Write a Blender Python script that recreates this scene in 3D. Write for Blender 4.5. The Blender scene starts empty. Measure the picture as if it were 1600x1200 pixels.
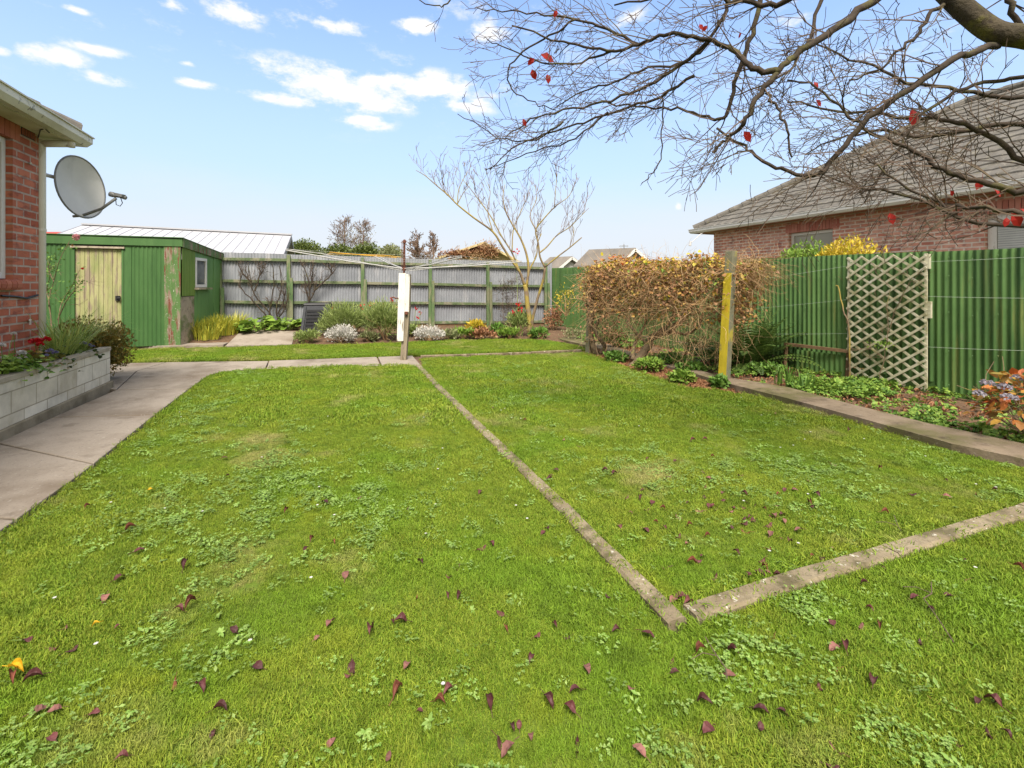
import bpy, math, random
import numpy as np
from mathutils import Vector, Matrix, noise as mnoise
R = math.radians
sc = bpy.context.scene
# ---------------------------------------------------------------- camera, sky, sun, exposure
F = 748.0; CX = 800.0; HY = 445.0; EYE = 1.35          # focal length and horizon of the photograph (its own pixels), eye height in metres
cd = bpy.data.cameras.new('camera'); cam = bpy.data.objects.new('camera', cd)
sc.collection.objects.link(cam); sc.camera = cam
cam.location = (0, 0, EYE); cam.rotation_euler = (R(90), 0, 0)
cd.sensor_width = 36; cd.lens = 36*F/1600; cd.shift_y = -(600-HY)/1600
cd.clip_start = 0.05; cd.clip_end = 2000
sc.render.engine = 'CYCLES'
sc.view_settings.view_transform = 'Standard'; sc.view_settings.look = 'None'
sc.view_settings.gamma = 1; sc.view_settings.exposure = 1.4
SUN_EL, SUN_AZ = 54, 176       # azimuth clockwise from +Y (view direction): the sun stands behind the camera, veiled by thin cloud
sd = bpy.data.lights.new('sun', 'SUN'); sun = bpy.data.objects.new('sun', sd); sc.collection.objects.link(sun)
sd.energy = 3.2; sd.angle = R(22); sd.color = (1, .93, .83)
_d = Vector((math.sin(R(SUN_AZ))*math.cos(R(SUN_EL)), math.cos(R(SUN_AZ))*math.cos(R(SUN_EL)), math.sin(R(SUN_EL))))
sun.rotation_euler = _d.to_track_quat('Z', 'Y').to_euler(); sun.location = (0, -5, 30)
w = bpy.data.worlds.new('World'); sc.world = w; w.use_nodes = True
nt = w.node_tree; nt.nodes.clear()
def wn(t, **k):
    n = nt.nodes.new(t)
    for a, b in k.items(): setattr(n, a, b)
    return n
def wm(op, a, b=None, c=None, clamp=False):
    n = wn('ShaderNodeMath', operation=op); n.use_clamp = clamp
    for i, x in enumerate((a, b, c)):
        if x is None: continue
        if isinstance(x, (int, float)): n.inputs[i].default_value = x
        else: nt.links.new(x, n.inputs[i])
    return n.outputs[0]
sky = wn('ShaderNodeTexSky', sky_type='NISHITA', sun_disc=False)
sky.sun_elevation = R(SUN_EL); sky.sun_rotation = R(SUN_AZ); sky.air_density = 1.0; sky.dust_density = 0.6; sky.ozone_density = 1.5
tc = wn('ShaderNodeTexCoord'); sp = wn('ShaderNodeSeparateXYZ'); nt.links.new(tc.outputs['Generated'], sp.inputs[0])
az = wm('ARCTAN2', sp.outputs[0], sp.outputs[1]); el = wm('ARCSINE', sp.outputs[2])
cv = wn('ShaderNodeCombineXYZ'); nt.links.new(az, cv.inputs[0]); nt.links.new(el, cv.inputs[1])
def azel(px, py):
    v = Vector(((px-CX)/F, 1, (HY-py)/F)).normalized()
    return math.atan2(v.x, v.y), math.asin(v.z)
mask = None
for px, py, rx, ry, k in [(480,118,120,38,1),(560,150,150,38,.95),(680,140,135,40,1),(600,128,110,30,.9),(575,192,62,18,.8),(365,18,66,34,1),(515,38,88,22,1),(652,42,48,20,.95),(268,8,46,20,.9),
        (152,124,68,20,.85),(80,88,90,30,.72),(150,78,90,14,.6),(305,130,46,11,.75),(765,45,44,32,.9),(0,78,30,14,.7),(1060,322,10,12,.7),(290,98,26,9,.6),(120,15,34,10,.7),(450,155,100,16,.7),(720,165,90,20,.7),
        (1240,30,60,30,.45),(980,30,80,26,.6),(870,-60,120,30,.8),(400,-80,180,40,.8)]:
    a, e = azel(px, py); a2, _ = azel(px+rx, py); _, e2 = azel(px, py-ry)
    s = wn('ShaderNodeVectorMath', operation='SUBTRACT'); nt.links.new(cv.outputs[0], s.inputs[0]); s.inputs[1].default_value = (a, e, 0)
    m = wn('ShaderNodeVectorMath', operation='MULTIPLY'); nt.links.new(s.outputs[0], m.inputs[0]); m.inputs[1].default_value = (1/abs(a2-a), 1/abs(e2-e), 0)
    l = wn('ShaderNodeVectorMath', operation='LENGTH'); nt.links.new(m.outputs[0], l.inputs[0])
    b = wm('MULTIPLY', wm('SUBTRACT', 1.0, l.outputs['Value'], clamp=True), k)
    mask = b if mask is None else wm('MAXIMUM', mask, b)
def wnoise(sc_, det, sx, sy, rough=.6):
    m = wn('ShaderNodeVectorMath', operation='MULTIPLY'); nt.links.new(cv.outputs[0], m.inputs[0]); m.inputs[1].default_value = (sx, sy, 1)
    n = wn('ShaderNodeTexNoise'); n.inputs['Scale'].default_value = sc_; n.inputs['Detail'].default_value = det; n.inputs['Roughness'].default_value = rough
    nt.links.new(m.outputs[0], n.inputs['Vector']); return n.outputs[0]
nz = wnoise(9, 8, 1, 2.2)
# cumulus: blobs broken up by noise; thin veil: far lower contrast
nf = wnoise(30, 8, 1, 1.8, .7)
cl = wm('ADD', wm('MULTIPLY', mask, 1.45), wm('ADD', wm('MULTIPLY', wm('SUBTRACT', nz, .5), 3.4), wm('MULTIPLY', wm('SUBTRACT', nf, .5), 1.5)))
mr = wn('ShaderNodeMapRange', interpolation_type='SMOOTHSTEP'); nt.links.new(cl, mr.inputs[0]); mr.inputs[1].default_value = .25; mr.inputs[2].default_value = 1.15
gate = wn('ShaderNodeMapRange'); nt.links.new(mask, gate.inputs[0]); gate.inputs[1].default_value = 0; gate.inputs[2].default_value = .35
cum = wm('MULTIPLY', mr.outputs[0], gate.outputs[0])
veil = wn('ShaderNodeMapRange', interpolation_type='SMOOTHSTEP'); nt.links.new(el, veil.inputs[0])
veil.inputs[1].default_value = .62; veil.inputs[2].default_value = -.02; veil.inputs[3].default_value = 0.22; veil.inputs[4].default_value = .97
low = wn('ShaderNodeMapRange', interpolation_type='SMOOTHSTEP'); nt.links.new(wm('ADD', el, wm('MULTIPLY', wm('SUBTRACT', wnoise(3, 5, 1, 4), .5), .10)), low.inputs[0])
low.inputs[1].default_value = .24; low.inputs[2].default_value = .06; low.inputs[3].default_value = 0; low.inputs[4].default_value = .8
def wmix(f, c1, c2):
    n = wn('ShaderNodeMix', data_type='RGBA')
    nt.links.new(f, n.inputs[0])
    for i, c in ((6, c1), (7, c2)):
        if isinstance(c, tuple): n.inputs[i].default_value = c
        else: nt.links.new(c, n.inputs[i])
    return n.outputs[2]
K = 1.0
bl = wn('ShaderNodeMix', data_type='RGBA', blend_type='MULTIPLY'); bl.inputs[0].default_value = 1; nt.links.new(sky.outputs[0], bl.inputs[6]); bl.inputs[7].default_value = (.90, 1.08, 1.30, 1)
c = wmix(veil.outputs[0], bl.outputs[2], (2.38, 2.86, 3.45, 1))
c = wmix(low.outputs[0], c, (3.15, 3.28, 3.45, 1))
wisp = wn('ShaderNodeMapRange', interpolation_type='SMOOTHSTEP'); nt.links.new(wm('ADD', wm('MULTIPLY', wnoise(5, 6, 1, 2.6, .65), .7), wm('MULTIPLY', nf, .3)), wisp.inputs[0]); wisp.inputs[1].default_value = .53; wisp.inputs[2].default_value = .68; wisp.inputs[4].default_value = .5
hi_ = wn('ShaderNodeMapRange'); nt.links.new(el, hi_.inputs[0]); hi_.inputs[1].default_value = .26; hi_.inputs[2].default_value = .42
cum = wm('MAXIMUM', cum, wm('MULTIPLY', wisp.outputs[0], hi_.outputs[0]))
c = wmix(cum, c, (4.0, 3.95, 3.98, 1))
# unseen bright cloud overhead and behind the camera, added as neutral fill light
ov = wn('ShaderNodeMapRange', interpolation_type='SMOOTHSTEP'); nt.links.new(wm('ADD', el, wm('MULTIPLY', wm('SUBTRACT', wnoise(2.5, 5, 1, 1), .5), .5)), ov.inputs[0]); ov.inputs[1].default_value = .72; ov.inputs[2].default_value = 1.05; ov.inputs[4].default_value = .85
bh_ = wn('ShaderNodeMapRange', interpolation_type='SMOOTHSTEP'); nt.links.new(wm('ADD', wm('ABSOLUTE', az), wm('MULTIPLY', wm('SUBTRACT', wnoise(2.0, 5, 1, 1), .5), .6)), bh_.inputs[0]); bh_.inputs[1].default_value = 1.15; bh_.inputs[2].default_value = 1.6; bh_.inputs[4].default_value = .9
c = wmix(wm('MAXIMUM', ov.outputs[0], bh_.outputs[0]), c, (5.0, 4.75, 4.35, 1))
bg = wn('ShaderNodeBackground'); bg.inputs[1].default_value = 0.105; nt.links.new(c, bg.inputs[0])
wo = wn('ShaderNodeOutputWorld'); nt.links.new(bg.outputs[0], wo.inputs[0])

# ---------------------------------------------------------------- helpers
def G(px, py, h=0.0):
    Y = F*(EYE-h)/(py-HY); return Vector(((px-CX)/F*Y, Y, h))
def P(px, py, Y): return Vector(((px-CX)/F*Y, Y, EYE+(HY-py)/F*Y))
def S(r, g, b, k=1/1.5):
    f = lambda x: ((x/255+.055)/1.055)**2.4 if x > 10 else x/255/12.92
    return (f(r)*k, f(g)*k, f(b)*k, 1)
ORG = {}
class MB:
    def __init__(s): s.v = []; s.f = []
    def add(s, vs, fs):
        o = len(s.v); s.v += [tuple(v) for v in vs]; s.f += [tuple(i+o for i in f) for f in fs]; return s
    def box(s, c, size, ax=(1, 0)):
        ax = Vector((ax[0], ax[1], 0)).normalized(); ay = Vector((-ax.y, ax.x, 0)); c = Vector(c)
        hx, hy, hz = size[0]/2, size[1]/2, size[2]/2
        vs = [c+ax*(hx*i)+ay*(hy*j)+Vector((0, 0, hz*k)) for k in (-1, 1) for j in (-1, 1) for i in (-1, 1)]
        return s.add(vs, [(0,2,3,1),(4,5,7,6),(0,1,5,4),(2,6,7,3),(0,4,6,2),(1,3,7,5)])
    def bar(s, a, b, w, h, up=(0, 0, 1)):
        a = Vector(a); b = Vector(b); d = (b-a).normalized(); up = Vector(up)
        x = d.cross(up)
        if x.length < 1e-4: x = d.cross(Vector((1, 0, 0)))
        x.normalize(); z = x.cross(d).normalized()
        vs = [q+x*(w/2*i)+z*(h/2*j) for q in (a, b) for j in (-1, 1) for i in (-1, 1)]
        return s.add(vs, [(0,2,3,1),(4,5,7,6),(0,1,5,4),(2,6,7,3),(0,4,6,2),(1,3,7,5)])
    def prism(s, poly, z0, z1):
        n = len(poly); vs = [(p[0], p[1], z0) for p in poly]+[(p[0], p[1], z1) for p in poly]
        fs = [tuple(range(n, 2*n)), tuple(range(n-1, -1, -1))]+[(i, (i+1) % n, n+(i+1) % n, n+i) for i in range(n)]
        return s.add(vs, fs)
    def hull(s, bot, top):
        n = len(bot); return s.add(list(bot)+list(top), [tuple(range(n, 2*n)), tuple(range(n-1, -1, -1))]+[(i, (i+1) % n, n+(i+1) % n, n+i) for i in range(n)])
    def tube(s, pts, rad, n=6, cap=True):
        pts = [Vector(p) for p in pts]
        if not hasattr(rad, '__len__'): rad = [rad]*len(pts)
        o = len(s.v); prev = None; m = len(pts)
        for i, p in enumerate(pts):
            d = (pts[min(i+1, m-1)]-pts[max(i-1, 0)])
            d = d.normalized() if d.length > 1e-9 else Vector((0, 0, 1))
            if prev is None:
                x = d.cross(Vector((0.13, 0.31, 1)));
                if x.length < .05: x = d.cross(Vector((1, 0, 0)))
            else: x = prev-d*prev.dot(d)
            x.normalize(); prev = x; y = d.cross(x)
            for k in range(n):
                a = 2*math.pi*k/n; s.v.append(tuple(p+(x*math.cos(a)+y*math.sin(a))*rad[i]))
        for i in range(m-1):
            for k in range(n):
                k2 = (k+1) % n; s.f.append((o+i*n+k, o+i*n+k2, o+(i+1)*n+k2, o+(i+1)*n+k))
        if cap: s.f.append(tuple(o+k for k in range(n-1, -1, -1))); s.f.append(tuple(o+(m-1)*n+k for k in range(n)))
        return s
    def leaves(s, Pn, D, U, L, W, fold=.25, six=False):
        """many leaf blades: Pn base points, D pointing directions, U blade normals, L lengths, W widths (numpy)"""
        D = D/np.maximum(np.linalg.norm(D, axis=1, keepdims=True), 1e-6)
        Sd = np.cross(D, U); Sd /= np.maximum(np.linalg.norm(Sd, axis=1, keepdims=True), 1e-6)
        Nn = np.cross(Sd, D); L = L[:, None]; W = W[:, None]; o = len(s.v)
        if six:
            rows = [Pn, Pn+D*L*.3+Sd*W*.42+Nn*W*fold, Pn+D*L*.3-Sd*W*.42+Nn*W*fold, Pn+D*L*.68+Sd*W*.4+Nn*W*(fold-.2), Pn+D*L*.68-Sd*W*.4+Nn*W*(fold-.2), Pn+D*L-Nn*L*.16, Pn+D*L*.5]
            k = 7; fl = [(0,1,6),(0,6,2),(1,3,6),(2,6,4),(3,5,6),(4,6,5)]
        else:
            rows = [Pn, Pn+D*L*.45+Sd*W*.5+Nn*W*fold, Pn+D*L, Pn+D*L*.45-Sd*W*.5+Nn*W*fold]; k = 4; fl = [(0,1,2),(0,2,3)]
        V = np.stack(rows, 1).reshape(-1, 3); s.v += [tuple(x) for x in V.tolist()]
        for i in range(len(Pn)):
            b = o+i*k
            for f in fl: s.f.append((b+f[0], b+f[1], b+f[2]))
        return s
    def build(s, name, mat, parent=None, smooth=False, uv=None, bevel=0):
        if not s.v: return None
        me = bpy.data.meshes.new(name); o3 = ORG.get(parent.as_pointer(), Vector((0, 0, 0))) if parent else Vector((0, 0, 0))
        v = np.array(s.v, dtype=np.float64)
        world = v.copy()
        if parent is not None: v = v-np.array(o3)
        me.from_pydata(v.tolist(), [], s.f); me.update()
        if mat: me.materials.append(mat)
        if smooth: me.polygons.foreach_set('use_smooth', [True]*len(me.polygons))
        if uv is not None:
            d = Vector((uv[0], uv[1], 0)).normalized(); n = Vector((-d.y, d.x, 0)); l = me.uv_layers.new(name='UVMap').data
            for p in me.polygons:
                nn = p.normal
                for li in p.loop_indices:
                    q = Vector(world[me.loops[li].vertex_index])
                    if abs(nn.z) > .7: t = (q.dot(d), q.dot(n))
                    elif abs(nn.dot(n)) > .6: t = (q.dot(d), q.z)
                    else: t = (q.dot(n), q.z)
                    l[li].uv = t
        ob = bpy.data.objects.new(name, me); sc.collection.objects.link(ob)
        if parent is not None: ob.parent = parent; ORG[ob.as_pointer()] = o3
        if bevel:
            b = ob.modifiers.new('bevel', 'BEVEL'); b.width = bevel; b.segments = 2; b.limit_method = 'ANGLE'; b.angle_limit = R(40)
        return ob
def tag(o, label=None, cat=None, group=None, kind=None):
    if label: o['label'] = label
    if cat: o['category'] = cat
    if group: o['group'] = group
    if kind: o['kind'] = kind
    return o
def thing(name, label, cat, loc=(0, 0, 0), group=None):
    o = bpy.data.objects.new(name, None); sc.collection.objects.link(o); o.location = loc; o.empty_display_size = .1
    ORG[o.as_pointer()] = Vector(loc); tag(o, label, cat, group); return o
def struct(mb, name, mat, kind='structure', **k): o = mb.build(name, mat, **k); o['kind'] = kind; return o

# materials ------------------------------------------------------
def mat(name, stops, scale=4, detail=5, rough=.8, bump=0, bscale=None, bdist=.01, stretch=(1, 1, 1), spots=(), island=None, trans=0, spec=.3, coord='Object', rnd=0, metal=0, brick=None, bstretch=None):
    """stops: colours along a noise ramp; spots: (colour, scale, lo, hi, stretch, strength) layers; island: ramp colours picked per mesh island"""
    m = bpy.data.materials.new(name); m.use_nodes = True; t = m.node_tree; N = t.nodes; Lk = t.links
    bs = N['Principled BSDF']; out = N['Material Output']
    def nd(ty, **k):
        n = N.new(ty)
        for a, b in k.items(): setattr(n, a, b)
        return n
    if coord == 'World': geo = nd('ShaderNodeNewGeometry'); co = geo.outputs['Position']
    else: co = nd('ShaderNodeTexCoord').outputs[coord]
    def ns(scale, detail, st, off=0):
        mp = nd('ShaderNodeMapping'); mp.inputs['Scale'].default_value = st; mp.inputs['Location'].default_value = (off, off*.7, off*.3); Lk.new(co, mp.inputs[0])
        n = nd('ShaderNodeTexNoise'); n.inputs['Scale'].default_value = scale; n.inputs['Detail'].default_value = detail; n.inputs['Roughness'].default_value = .62
        Lk.new(mp.outputs[0], n.inputs['Vector']); return n.outputs[0]
    def ramp(fac, cols, lo=.3, hi=.7):
        r = nd('ShaderNodeValToRGB'); e = r.color_ramp.elements; n = len(cols)
        if n == 1: cols = [cols[0], cols[0]]; n = 2
        e[0].position = lo; e[1].position = hi; e[0].color = cols[0]; e[1].color = cols[-1]
        for i in range(1, n-1): x = e.new(lo+(hi-lo)*i/(n-1)); x.color = cols[i]
        Lk.new(fac, r.inputs[0]); return r.outputs[0]
    def mix(f, a, b, mode='MIX'):
        n = nd('ShaderNodeMix', data_type='RGBA', blend_type=mode)
        for i, q in ((0, f), (6, a), (7, b)):
            if isinstance(q, (int, float, tuple)): n.inputs[i].default_value = q
            else: Lk.new(q, n.inputs[i])
        return n.outputs[2]
    hgt = None
    if brick:
        br = nd('ShaderNodeTexBrick'); Lk.new(co, br.inputs['Vector']); br.offset = .5
        br.inputs['Scale'].default_value = 1; br.inputs['Mortar Size'].default_value = brick['mortar']; br.inputs['Brick Width'].default_value = brick['w']; br.inputs['Row Height'].default_value = brick['h']
        br.inputs['Mortar Smooth'].default_value = .15; br.inputs['Bias'].default_value = brick.get('bias', 0)
        br.inputs['Color1'].default_value = stops[0]; br.inputs['Color2'].default_value = stops[-1]; br.inputs['Mortar'].default_value = brick['mc']
        v = ramp(ns(scale, detail, stretch), [(.72, .72, .72, 1), (1.2, 1.2, 1.2, 1)])
        col = mix(1.0, br.outputs[0], v, 'MULTIPLY'); hgt = br.outputs['Fac']
    else: col = ramp(ns(scale, detail, stretch), stops)
    if island:
        geo2 = nd('ShaderNodeNewGeometry'); isl = ramp(geo2.outputs['Random Per Island'], island, 0, 1)
        col = mix(.72, col, isl)
    for i, sp_ in enumerate(spots):
        c_, s_, lo, hi = sp_[:4]; st = sp_[4] if len(sp_) > 4 else (1, 1, 1); am = sp_[5] if len(sp_) > 5 else 1
        f = ramp(ns(s_, 6, st, 3.1+i*5.7), [(0, 0, 0, 1), (am, am, am, 1)], lo, hi)
        col = mix(f, col, c_)
    if rnd:
        oi = nd('ShaderNodeObjectInfo'); col = mix(1.0, col, ramp(oi.outputs['Random'], [(1-rnd,)*3+(1,), (1+rnd,)*3+(1,)], 0, 1), 'MULTIPLY')
    Lk.new(col, bs.inputs['Base Color']); bs.inputs['Roughness'].default_value = rough; bs.inputs['Specular IOR Level'].default_value = spec; bs.inputs['Metallic'].default_value = metal
    if bump or hgt is not None:
        bp = nd('ShaderNodeBump'); bp.inputs['Strength'].default_value = bump if bump else .6; bp.inputs['Distance'].default_value = bdist
        if hgt is not None:
            inv = nd('ShaderNodeMath', operation='MULTIPLY_ADD'); Lk.new(hgt, inv.inputs[0]); inv.inputs[1].default_value = -1.0; Lk.new(ns(bscale or 40, 5, (1, 1, 1)), inv.inputs[2]); Lk.new(inv.outputs[0], bp.inputs['Height'])
        else: Lk.new(ns(bscale or scale*6, 6, bstretch or stretch), bp.inputs['Height'])
        Lk.new(bp.outputs[0], bs.inputs['Normal'])
    if trans:
        tr = nd('ShaderNodeBsdfTranslucent'); Lk.new(col, tr.inputs[0]); mx = nd('ShaderNodeMixShader'); mx.inputs[0].default_value = trans
        Lk.new(bs.outputs[0], mx.inputs[1]); Lk.new(tr.outputs[0], mx.inputs[2]); Lk.new(mx.outputs[0], out.inputs[0])
    return m
M = {}
M['concrete'] = mat('concrete', [S(130,118,102), S(166,154,139), S(152,140,124)], 1.3, 8, .9, .5, 90, .004, spots=[(S(104,86,66), .9, .50, .70, (1,1,1), .75), (S(92,78,60), 3.5, .58, .70, (1,1,1), .5), (S(205,198,188), 30, .6, .72, (1,1,1), .5), (S(110,103,92), 55, .58, .66, (1,1,1), .6)])
M['curb'] = mat('curb', [S(118,104,80), S(164,150,124)], 5, 7, .95, .7, 70, .006, spots=[(S(88,82,52), 7, .50, .64, (1,1,1), .8), (S(206,200,184), 22, .62, .68), (S(190,160,70), 14, .7, .74), (S(96,86,72), 90, .56, .66, (1,1,1), .7)])
M['mosspath'] = mat('mosspath', [S(120,104,84), S(156,138,116)], 2.2, 7, .95, .7, 60, .006, spots=[(S(98,96,50), 1.6, .46, .62, (1,1,1), .8), (S(74,62,48), 6, .55, .7, (1,1,1), .8), (S(170,160,146), 25, .62, .7, (1,1,1), .6)])
M['soil'] = mat('soil', [S(84,64,48), S(130,102,78)], 9, 8, 1, 1, 40, .02, spots=[(S(150,120,88), 30, .55, .65)])
M['ground'] = mat('ground', [S(92,104,56), S(116,112,72)], .3, 6, 1)
M['lawnbase'] = mat('lawnbase', [S(74,98,22), S(102,124,34), S(130,136,56)], 2.2, 8, 1, .8, 60, .01, coord='World', spots=[(S(164,150,96), 1.7, .62, .74, (1,1,1), .7), (S(70,84,26), 28, .52, .66, (1,1,1), .7)])
def grassmat(name, a, b, c, dry, tr=.22):
    return mat(name, [a, b, c], 1.9, 6, .7, coord='World', island=[a, b, c, b], trans=tr, rnd=.22, spots=[(dry, 1.35, .56, .70, (1,1,1), .65), (S(122,160,36), .8, .5, .60, (1,1,1), .7), (S(164,174,48), 2.6, .54, .68, (1,1,1), .5), (S(104,132,30), 5, .56, .66, (1,1,1), .6)])
M['grass'] = grassmat('grass', S(88,128,22), S(130,160,38), S(168,176,62), S(200,186,126))
M['weed'] = mat('weed', [S(112,150,54), S(158,186,92)], 6, 4, .6, island=[S(102,146,48), S(172,196,112)], trans=.25, rnd=.2)
M['strap'] = mat('strap', [S(136,166,80), S(176,198,104)], 3, 3, .5, island=[S(120,156,70), S(190,208,116), S(206,210,104)], trans=.3)
M['yellowstrap'] = mat('yellowstrap', [S(176,184,60), S(216,210,84)], 3, 3, .5, island=[S(124,160,60), S(230,218,84), S(196,198,70)], trans=.3)
def fol(name, *cols, tr=.25, rough=.55): M[name] = mat(name, [cols[0], cols[-1]], 3, 3, rough, island=list(cols), trans=tr)
fol('greenleaf', S(72,108,40), S(108,150,56), S(140,178,80))
fol('limeleaf', S(96,136,48), S(140,176,66), S(172,196,88))
fol('darkleaf', S(44,62,28), S(66,90,38), S(92,112,50))
fol('fernleaf', S(58,84,34), S(88,116,48), S(118,142,66))
fol('feather', S(126,146,76), S(156,176,92), S(184,196,122))
fol('silver', S(200,196,184), S(232,228,218), S(246,242,236), tr=.2)
fol('bronze', S(112,108,46), S(140,136,60), S(190,146,64), S(118,128,58))
fol('yellowleaf', S(190,190,50), S(228,196,50), S(240,206,90))
fol('vineleaf', S(176,124,86), S(196,152,100), S(208,186,92), S(222,166,80), S(160,108,88), S(200,160,116))
fol('brownleaf', S(120,80,60), S(170,112,80), S(196,142,100), S(140,96,70), S(206,160,118), tr=.1)
fol('orangeleaf', S(214,110,50), S(232,150,80), S(200,170,60), S(120,150,60), S(226,120,90))
fol('palebush', S(120,136,84), S(158,166,110), S(176,170,130))
fol('farleaf', S(128,124,90), S(150,140,100), S(120,110,90), tr=.1)
fol('fargreen', S(84,100,48), S(120,134,60), tr=.1)
fol('redpetal', S(196,24,30), S(228,40,44)); fol('pinkpetal', S(240,160,168), S(250,200,200)); fol('whitepetal', S(228,224,220), S(246,244,240)); fol('bluepetal', S(140,138,190), S(176,170,206)); fol('lilac', S(180,170,180), S(206,204,208), S(150,136,160))
fol('redleaf', S(176,30,34), S(206,60,44), tr=.5)
fol('goldleaf', S(238,180,30), S(246,200,50))
for _n, _a, _b in (('fallen_pale', S(124,80,74), S(158,112,100)), ('fallen_brown', S(104,56,44), S(146,88,66))): M[_n] = mat(_n, [_a, _b], 14, 4, .7, rnd=.3, trans=.1)
M['fallen'] = mat('fallen', [S(78,40,42), S(122,72,70)], 14, 4, .6, rnd=.45, trans=.1, spots=[(S(150,92,80), 9, .55, .7, (1,1,1), .6)])
M['bark'] = mat('bark', [S(56,48,40), S(86,74,62)], 10, 7, .95, .9, 30, .01, spots=[(S(104,102,56), 5, .54, .66, (1,1,1), .7), (S(62,52,42), 16, .58, .7)])
M['limbbark'] = mat('limbbark', [S(58,52,40), S(90,80,62)], 9, 8, .95, 1, 26, .02, spots=[(S(112,110,44), 6, .50, .64, (1,1,1), .75), (S(70,60,50), 20, .55, .68)])
M['twig'] = mat('twig', [S(78,64,54), S(108,90,76)], 6, 4, .9, island=[S(66,54,46), S(108,90,76), S(92,84,58)])
M['tantwig'] = mat('tantwig', [S(122,98,84), S(150,126,108)], 6, 4, .9, island=[S(110,88,74), S(152,128,108)])
M['palebark'] = mat('palebark', [S(124,104,84), S(152,132,106)], 8, 6, .9, .5, 30, .005, spots=[(S(178,158,70), 3, .44, .58, (1,1,1), .8)])
M['vinewood'] = mat('vinewood', [S(170,132,102), S(206,170,134)], 6, 5, .9, island=[S(150,114,82), S(218,186,138), S(188,150,108), S(206,172,112)])
M['vinestem'] = mat('vinestem', [S(96,80,64), S(150,130,100)], 14, 7, .95, .8, 30, .01, stretch=(1,1,.3), spots=[(S(150,146,80), 9, .56, .66)])
rb = dict(mortar=.011, w=.24, h=.086, mc=S(196,174,160))
M['brickred'] = mat('brickred', [S(186,100,74), S(214,132,102)], 3, 5, .9, .7, 60, .006, coord='UV', brick=rb, spots=[(S(128,72,64), 5.5, .52, .62, (1,2.6,1), .55), (S(206,160,142), 2.2, .56, .72, (1,1,1), .45)])
M['brickpink'] = mat('brickpink', [S(214,136,114), S(240,184,162)], 3, 5, .9, .7, 60, .006, coord='UV', brick=dict(mortar=.014, w=.24, h=.086, mc=S(246,228,212)), spots=[(S(128,82,80), 5.5, .55, .63, (1,2.6,1), .6), (S(222,178,168), 2.2, .52, .68, (1,1,1), .5)])
M['brickplain'] = mat('brickplain', [S(146,78,64), S(184,112,92)], 9, 5, .9, .5, 60, .004, island=[S(166,88,66), S(206,128,100), S(186,106,82)])
M['brickplainpink'] = mat('brickplainpink', [S(190,116,102), S(220,156,140)], 9, 5, .9, .5, 60, .004, island=[S(184,108,94), S(222,156,140)])
M['mortar'] = mat('mortar', [S(200,178,164)], 9)
M['cream'] = mat('cream', [S(226,220,190), S(240,234,208)], 3, 5, .5, spots=[(S(150,146,130), 9, .62, .70, (1,1,1), .6), (S(186,180,140), 1.5, .5, .7, (1,1,1), .5)])
M['gutter'] = mat('gutter', [S(230,225,200), S(242,238,218)], 3, 5, .45, spots=[(S(130,128,120), 14, .60, .64, (1,1,1), .9), (S(190,182,140), 1.5, .5, .7, (1,1,1), .5)])
M['fasciapink'] = mat('fasciapink', [S(164,112,96), S(178,124,108)], 4, 4, .6)
M['pipe'] = mat('pipe', [S(238,234,218), S(246,243,232)], 3, 4, .45, spots=[(S(180,170,130), 8, .6, .7, (1,1,.3), .5)])
M['tile'] = mat('tile', [S(94,91,86), S(126,121,113)], 5, 6, .95, .5, 50, .005, spots=[(S(84,78,66), 3, .52, .66, (1,1,1), .6), (S(176,168,150), 24, .6, .68, (1,1,1), .7), (S(136,132,84), 8, .62, .72, (1,1,1), .5)])
M['whitepaint'] = mat('whitepaint', [S(232,230,222), S(244,242,238)], 4, 5, .5, spots=[(S(176,168,150), 10, .62, .68, (2,2,.5), .7)])
M['oldwhite'] = mat('oldwhite', [S(236,232,222), S(248,246,240)], 4, 6, .7, .3, 20, .003, spots=[(S(150,134,112), 9, .60, .66, (2,2,.35), .9), (S(190,176,150), 26, .6, .68, (1,1,.4), .7)])
M['greypost'] = mat('greypost', [S(126,114,94), S(174,160,136)], 8, 7, .95, .8, 30, .004, stretch=(3,3,.3), spots=[(S(70,64,56), 12, .6, .7, (2,2,.3))])
M['block'] = mat('block', [S(226,218,198), S(240,234,218)], 3, 7, .95, .5, 80, .003, coord='UV', brick=dict(mortar=.006, w=.40, h=.2, mc=S(176,168,148)), spots=[(S(176,166,140), 2.5, .54, .72, (1,.5,1), .7), (S(196,180,130), 1.2, .6, .72, (1,1,1), .5)])
M['cap'] = mat('cap', [S(166,156,136), S(196,188,170)], 5, 7, .95, .6, 60, .004, spots=[(S(128,116,92), 5, .55, .7, (1,1,1), .7)])
M['footing'] = mat('footing', [S(128,118,98), S(164,154,132)], 5, 7, .95, .6, 60, .004, spots=[(S(96,88,66), 4, .5, .68, (1,1,1), .7)])
M['shedgreen'] = mat('shedgreen', [S(66,106,54), S(90,128,72)], 1.6, 6, .6, .2, 30, .003, stretch=(1,1,.3), spots=[(S(60,96,50), 3, .55, .7, (2,2,.25), .6), (S(148,146,108), 22, .68, .71, (1,1,1), .5)])
M['shedpale'] = mat('shedpale', [S(92,140,76), S(118,162,98)], 1.6, 6, .6, .2, 30, .003, stretch=(1,1,.3), spots=[(S(70,110,60), 3, .55, .7, (2,2,.25), .6)])
M['shedlime'] = mat('shedlime', [S(104,136,56), S(126,152,74)], 3, 5, .6, stretch=(3,3,.3))
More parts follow.
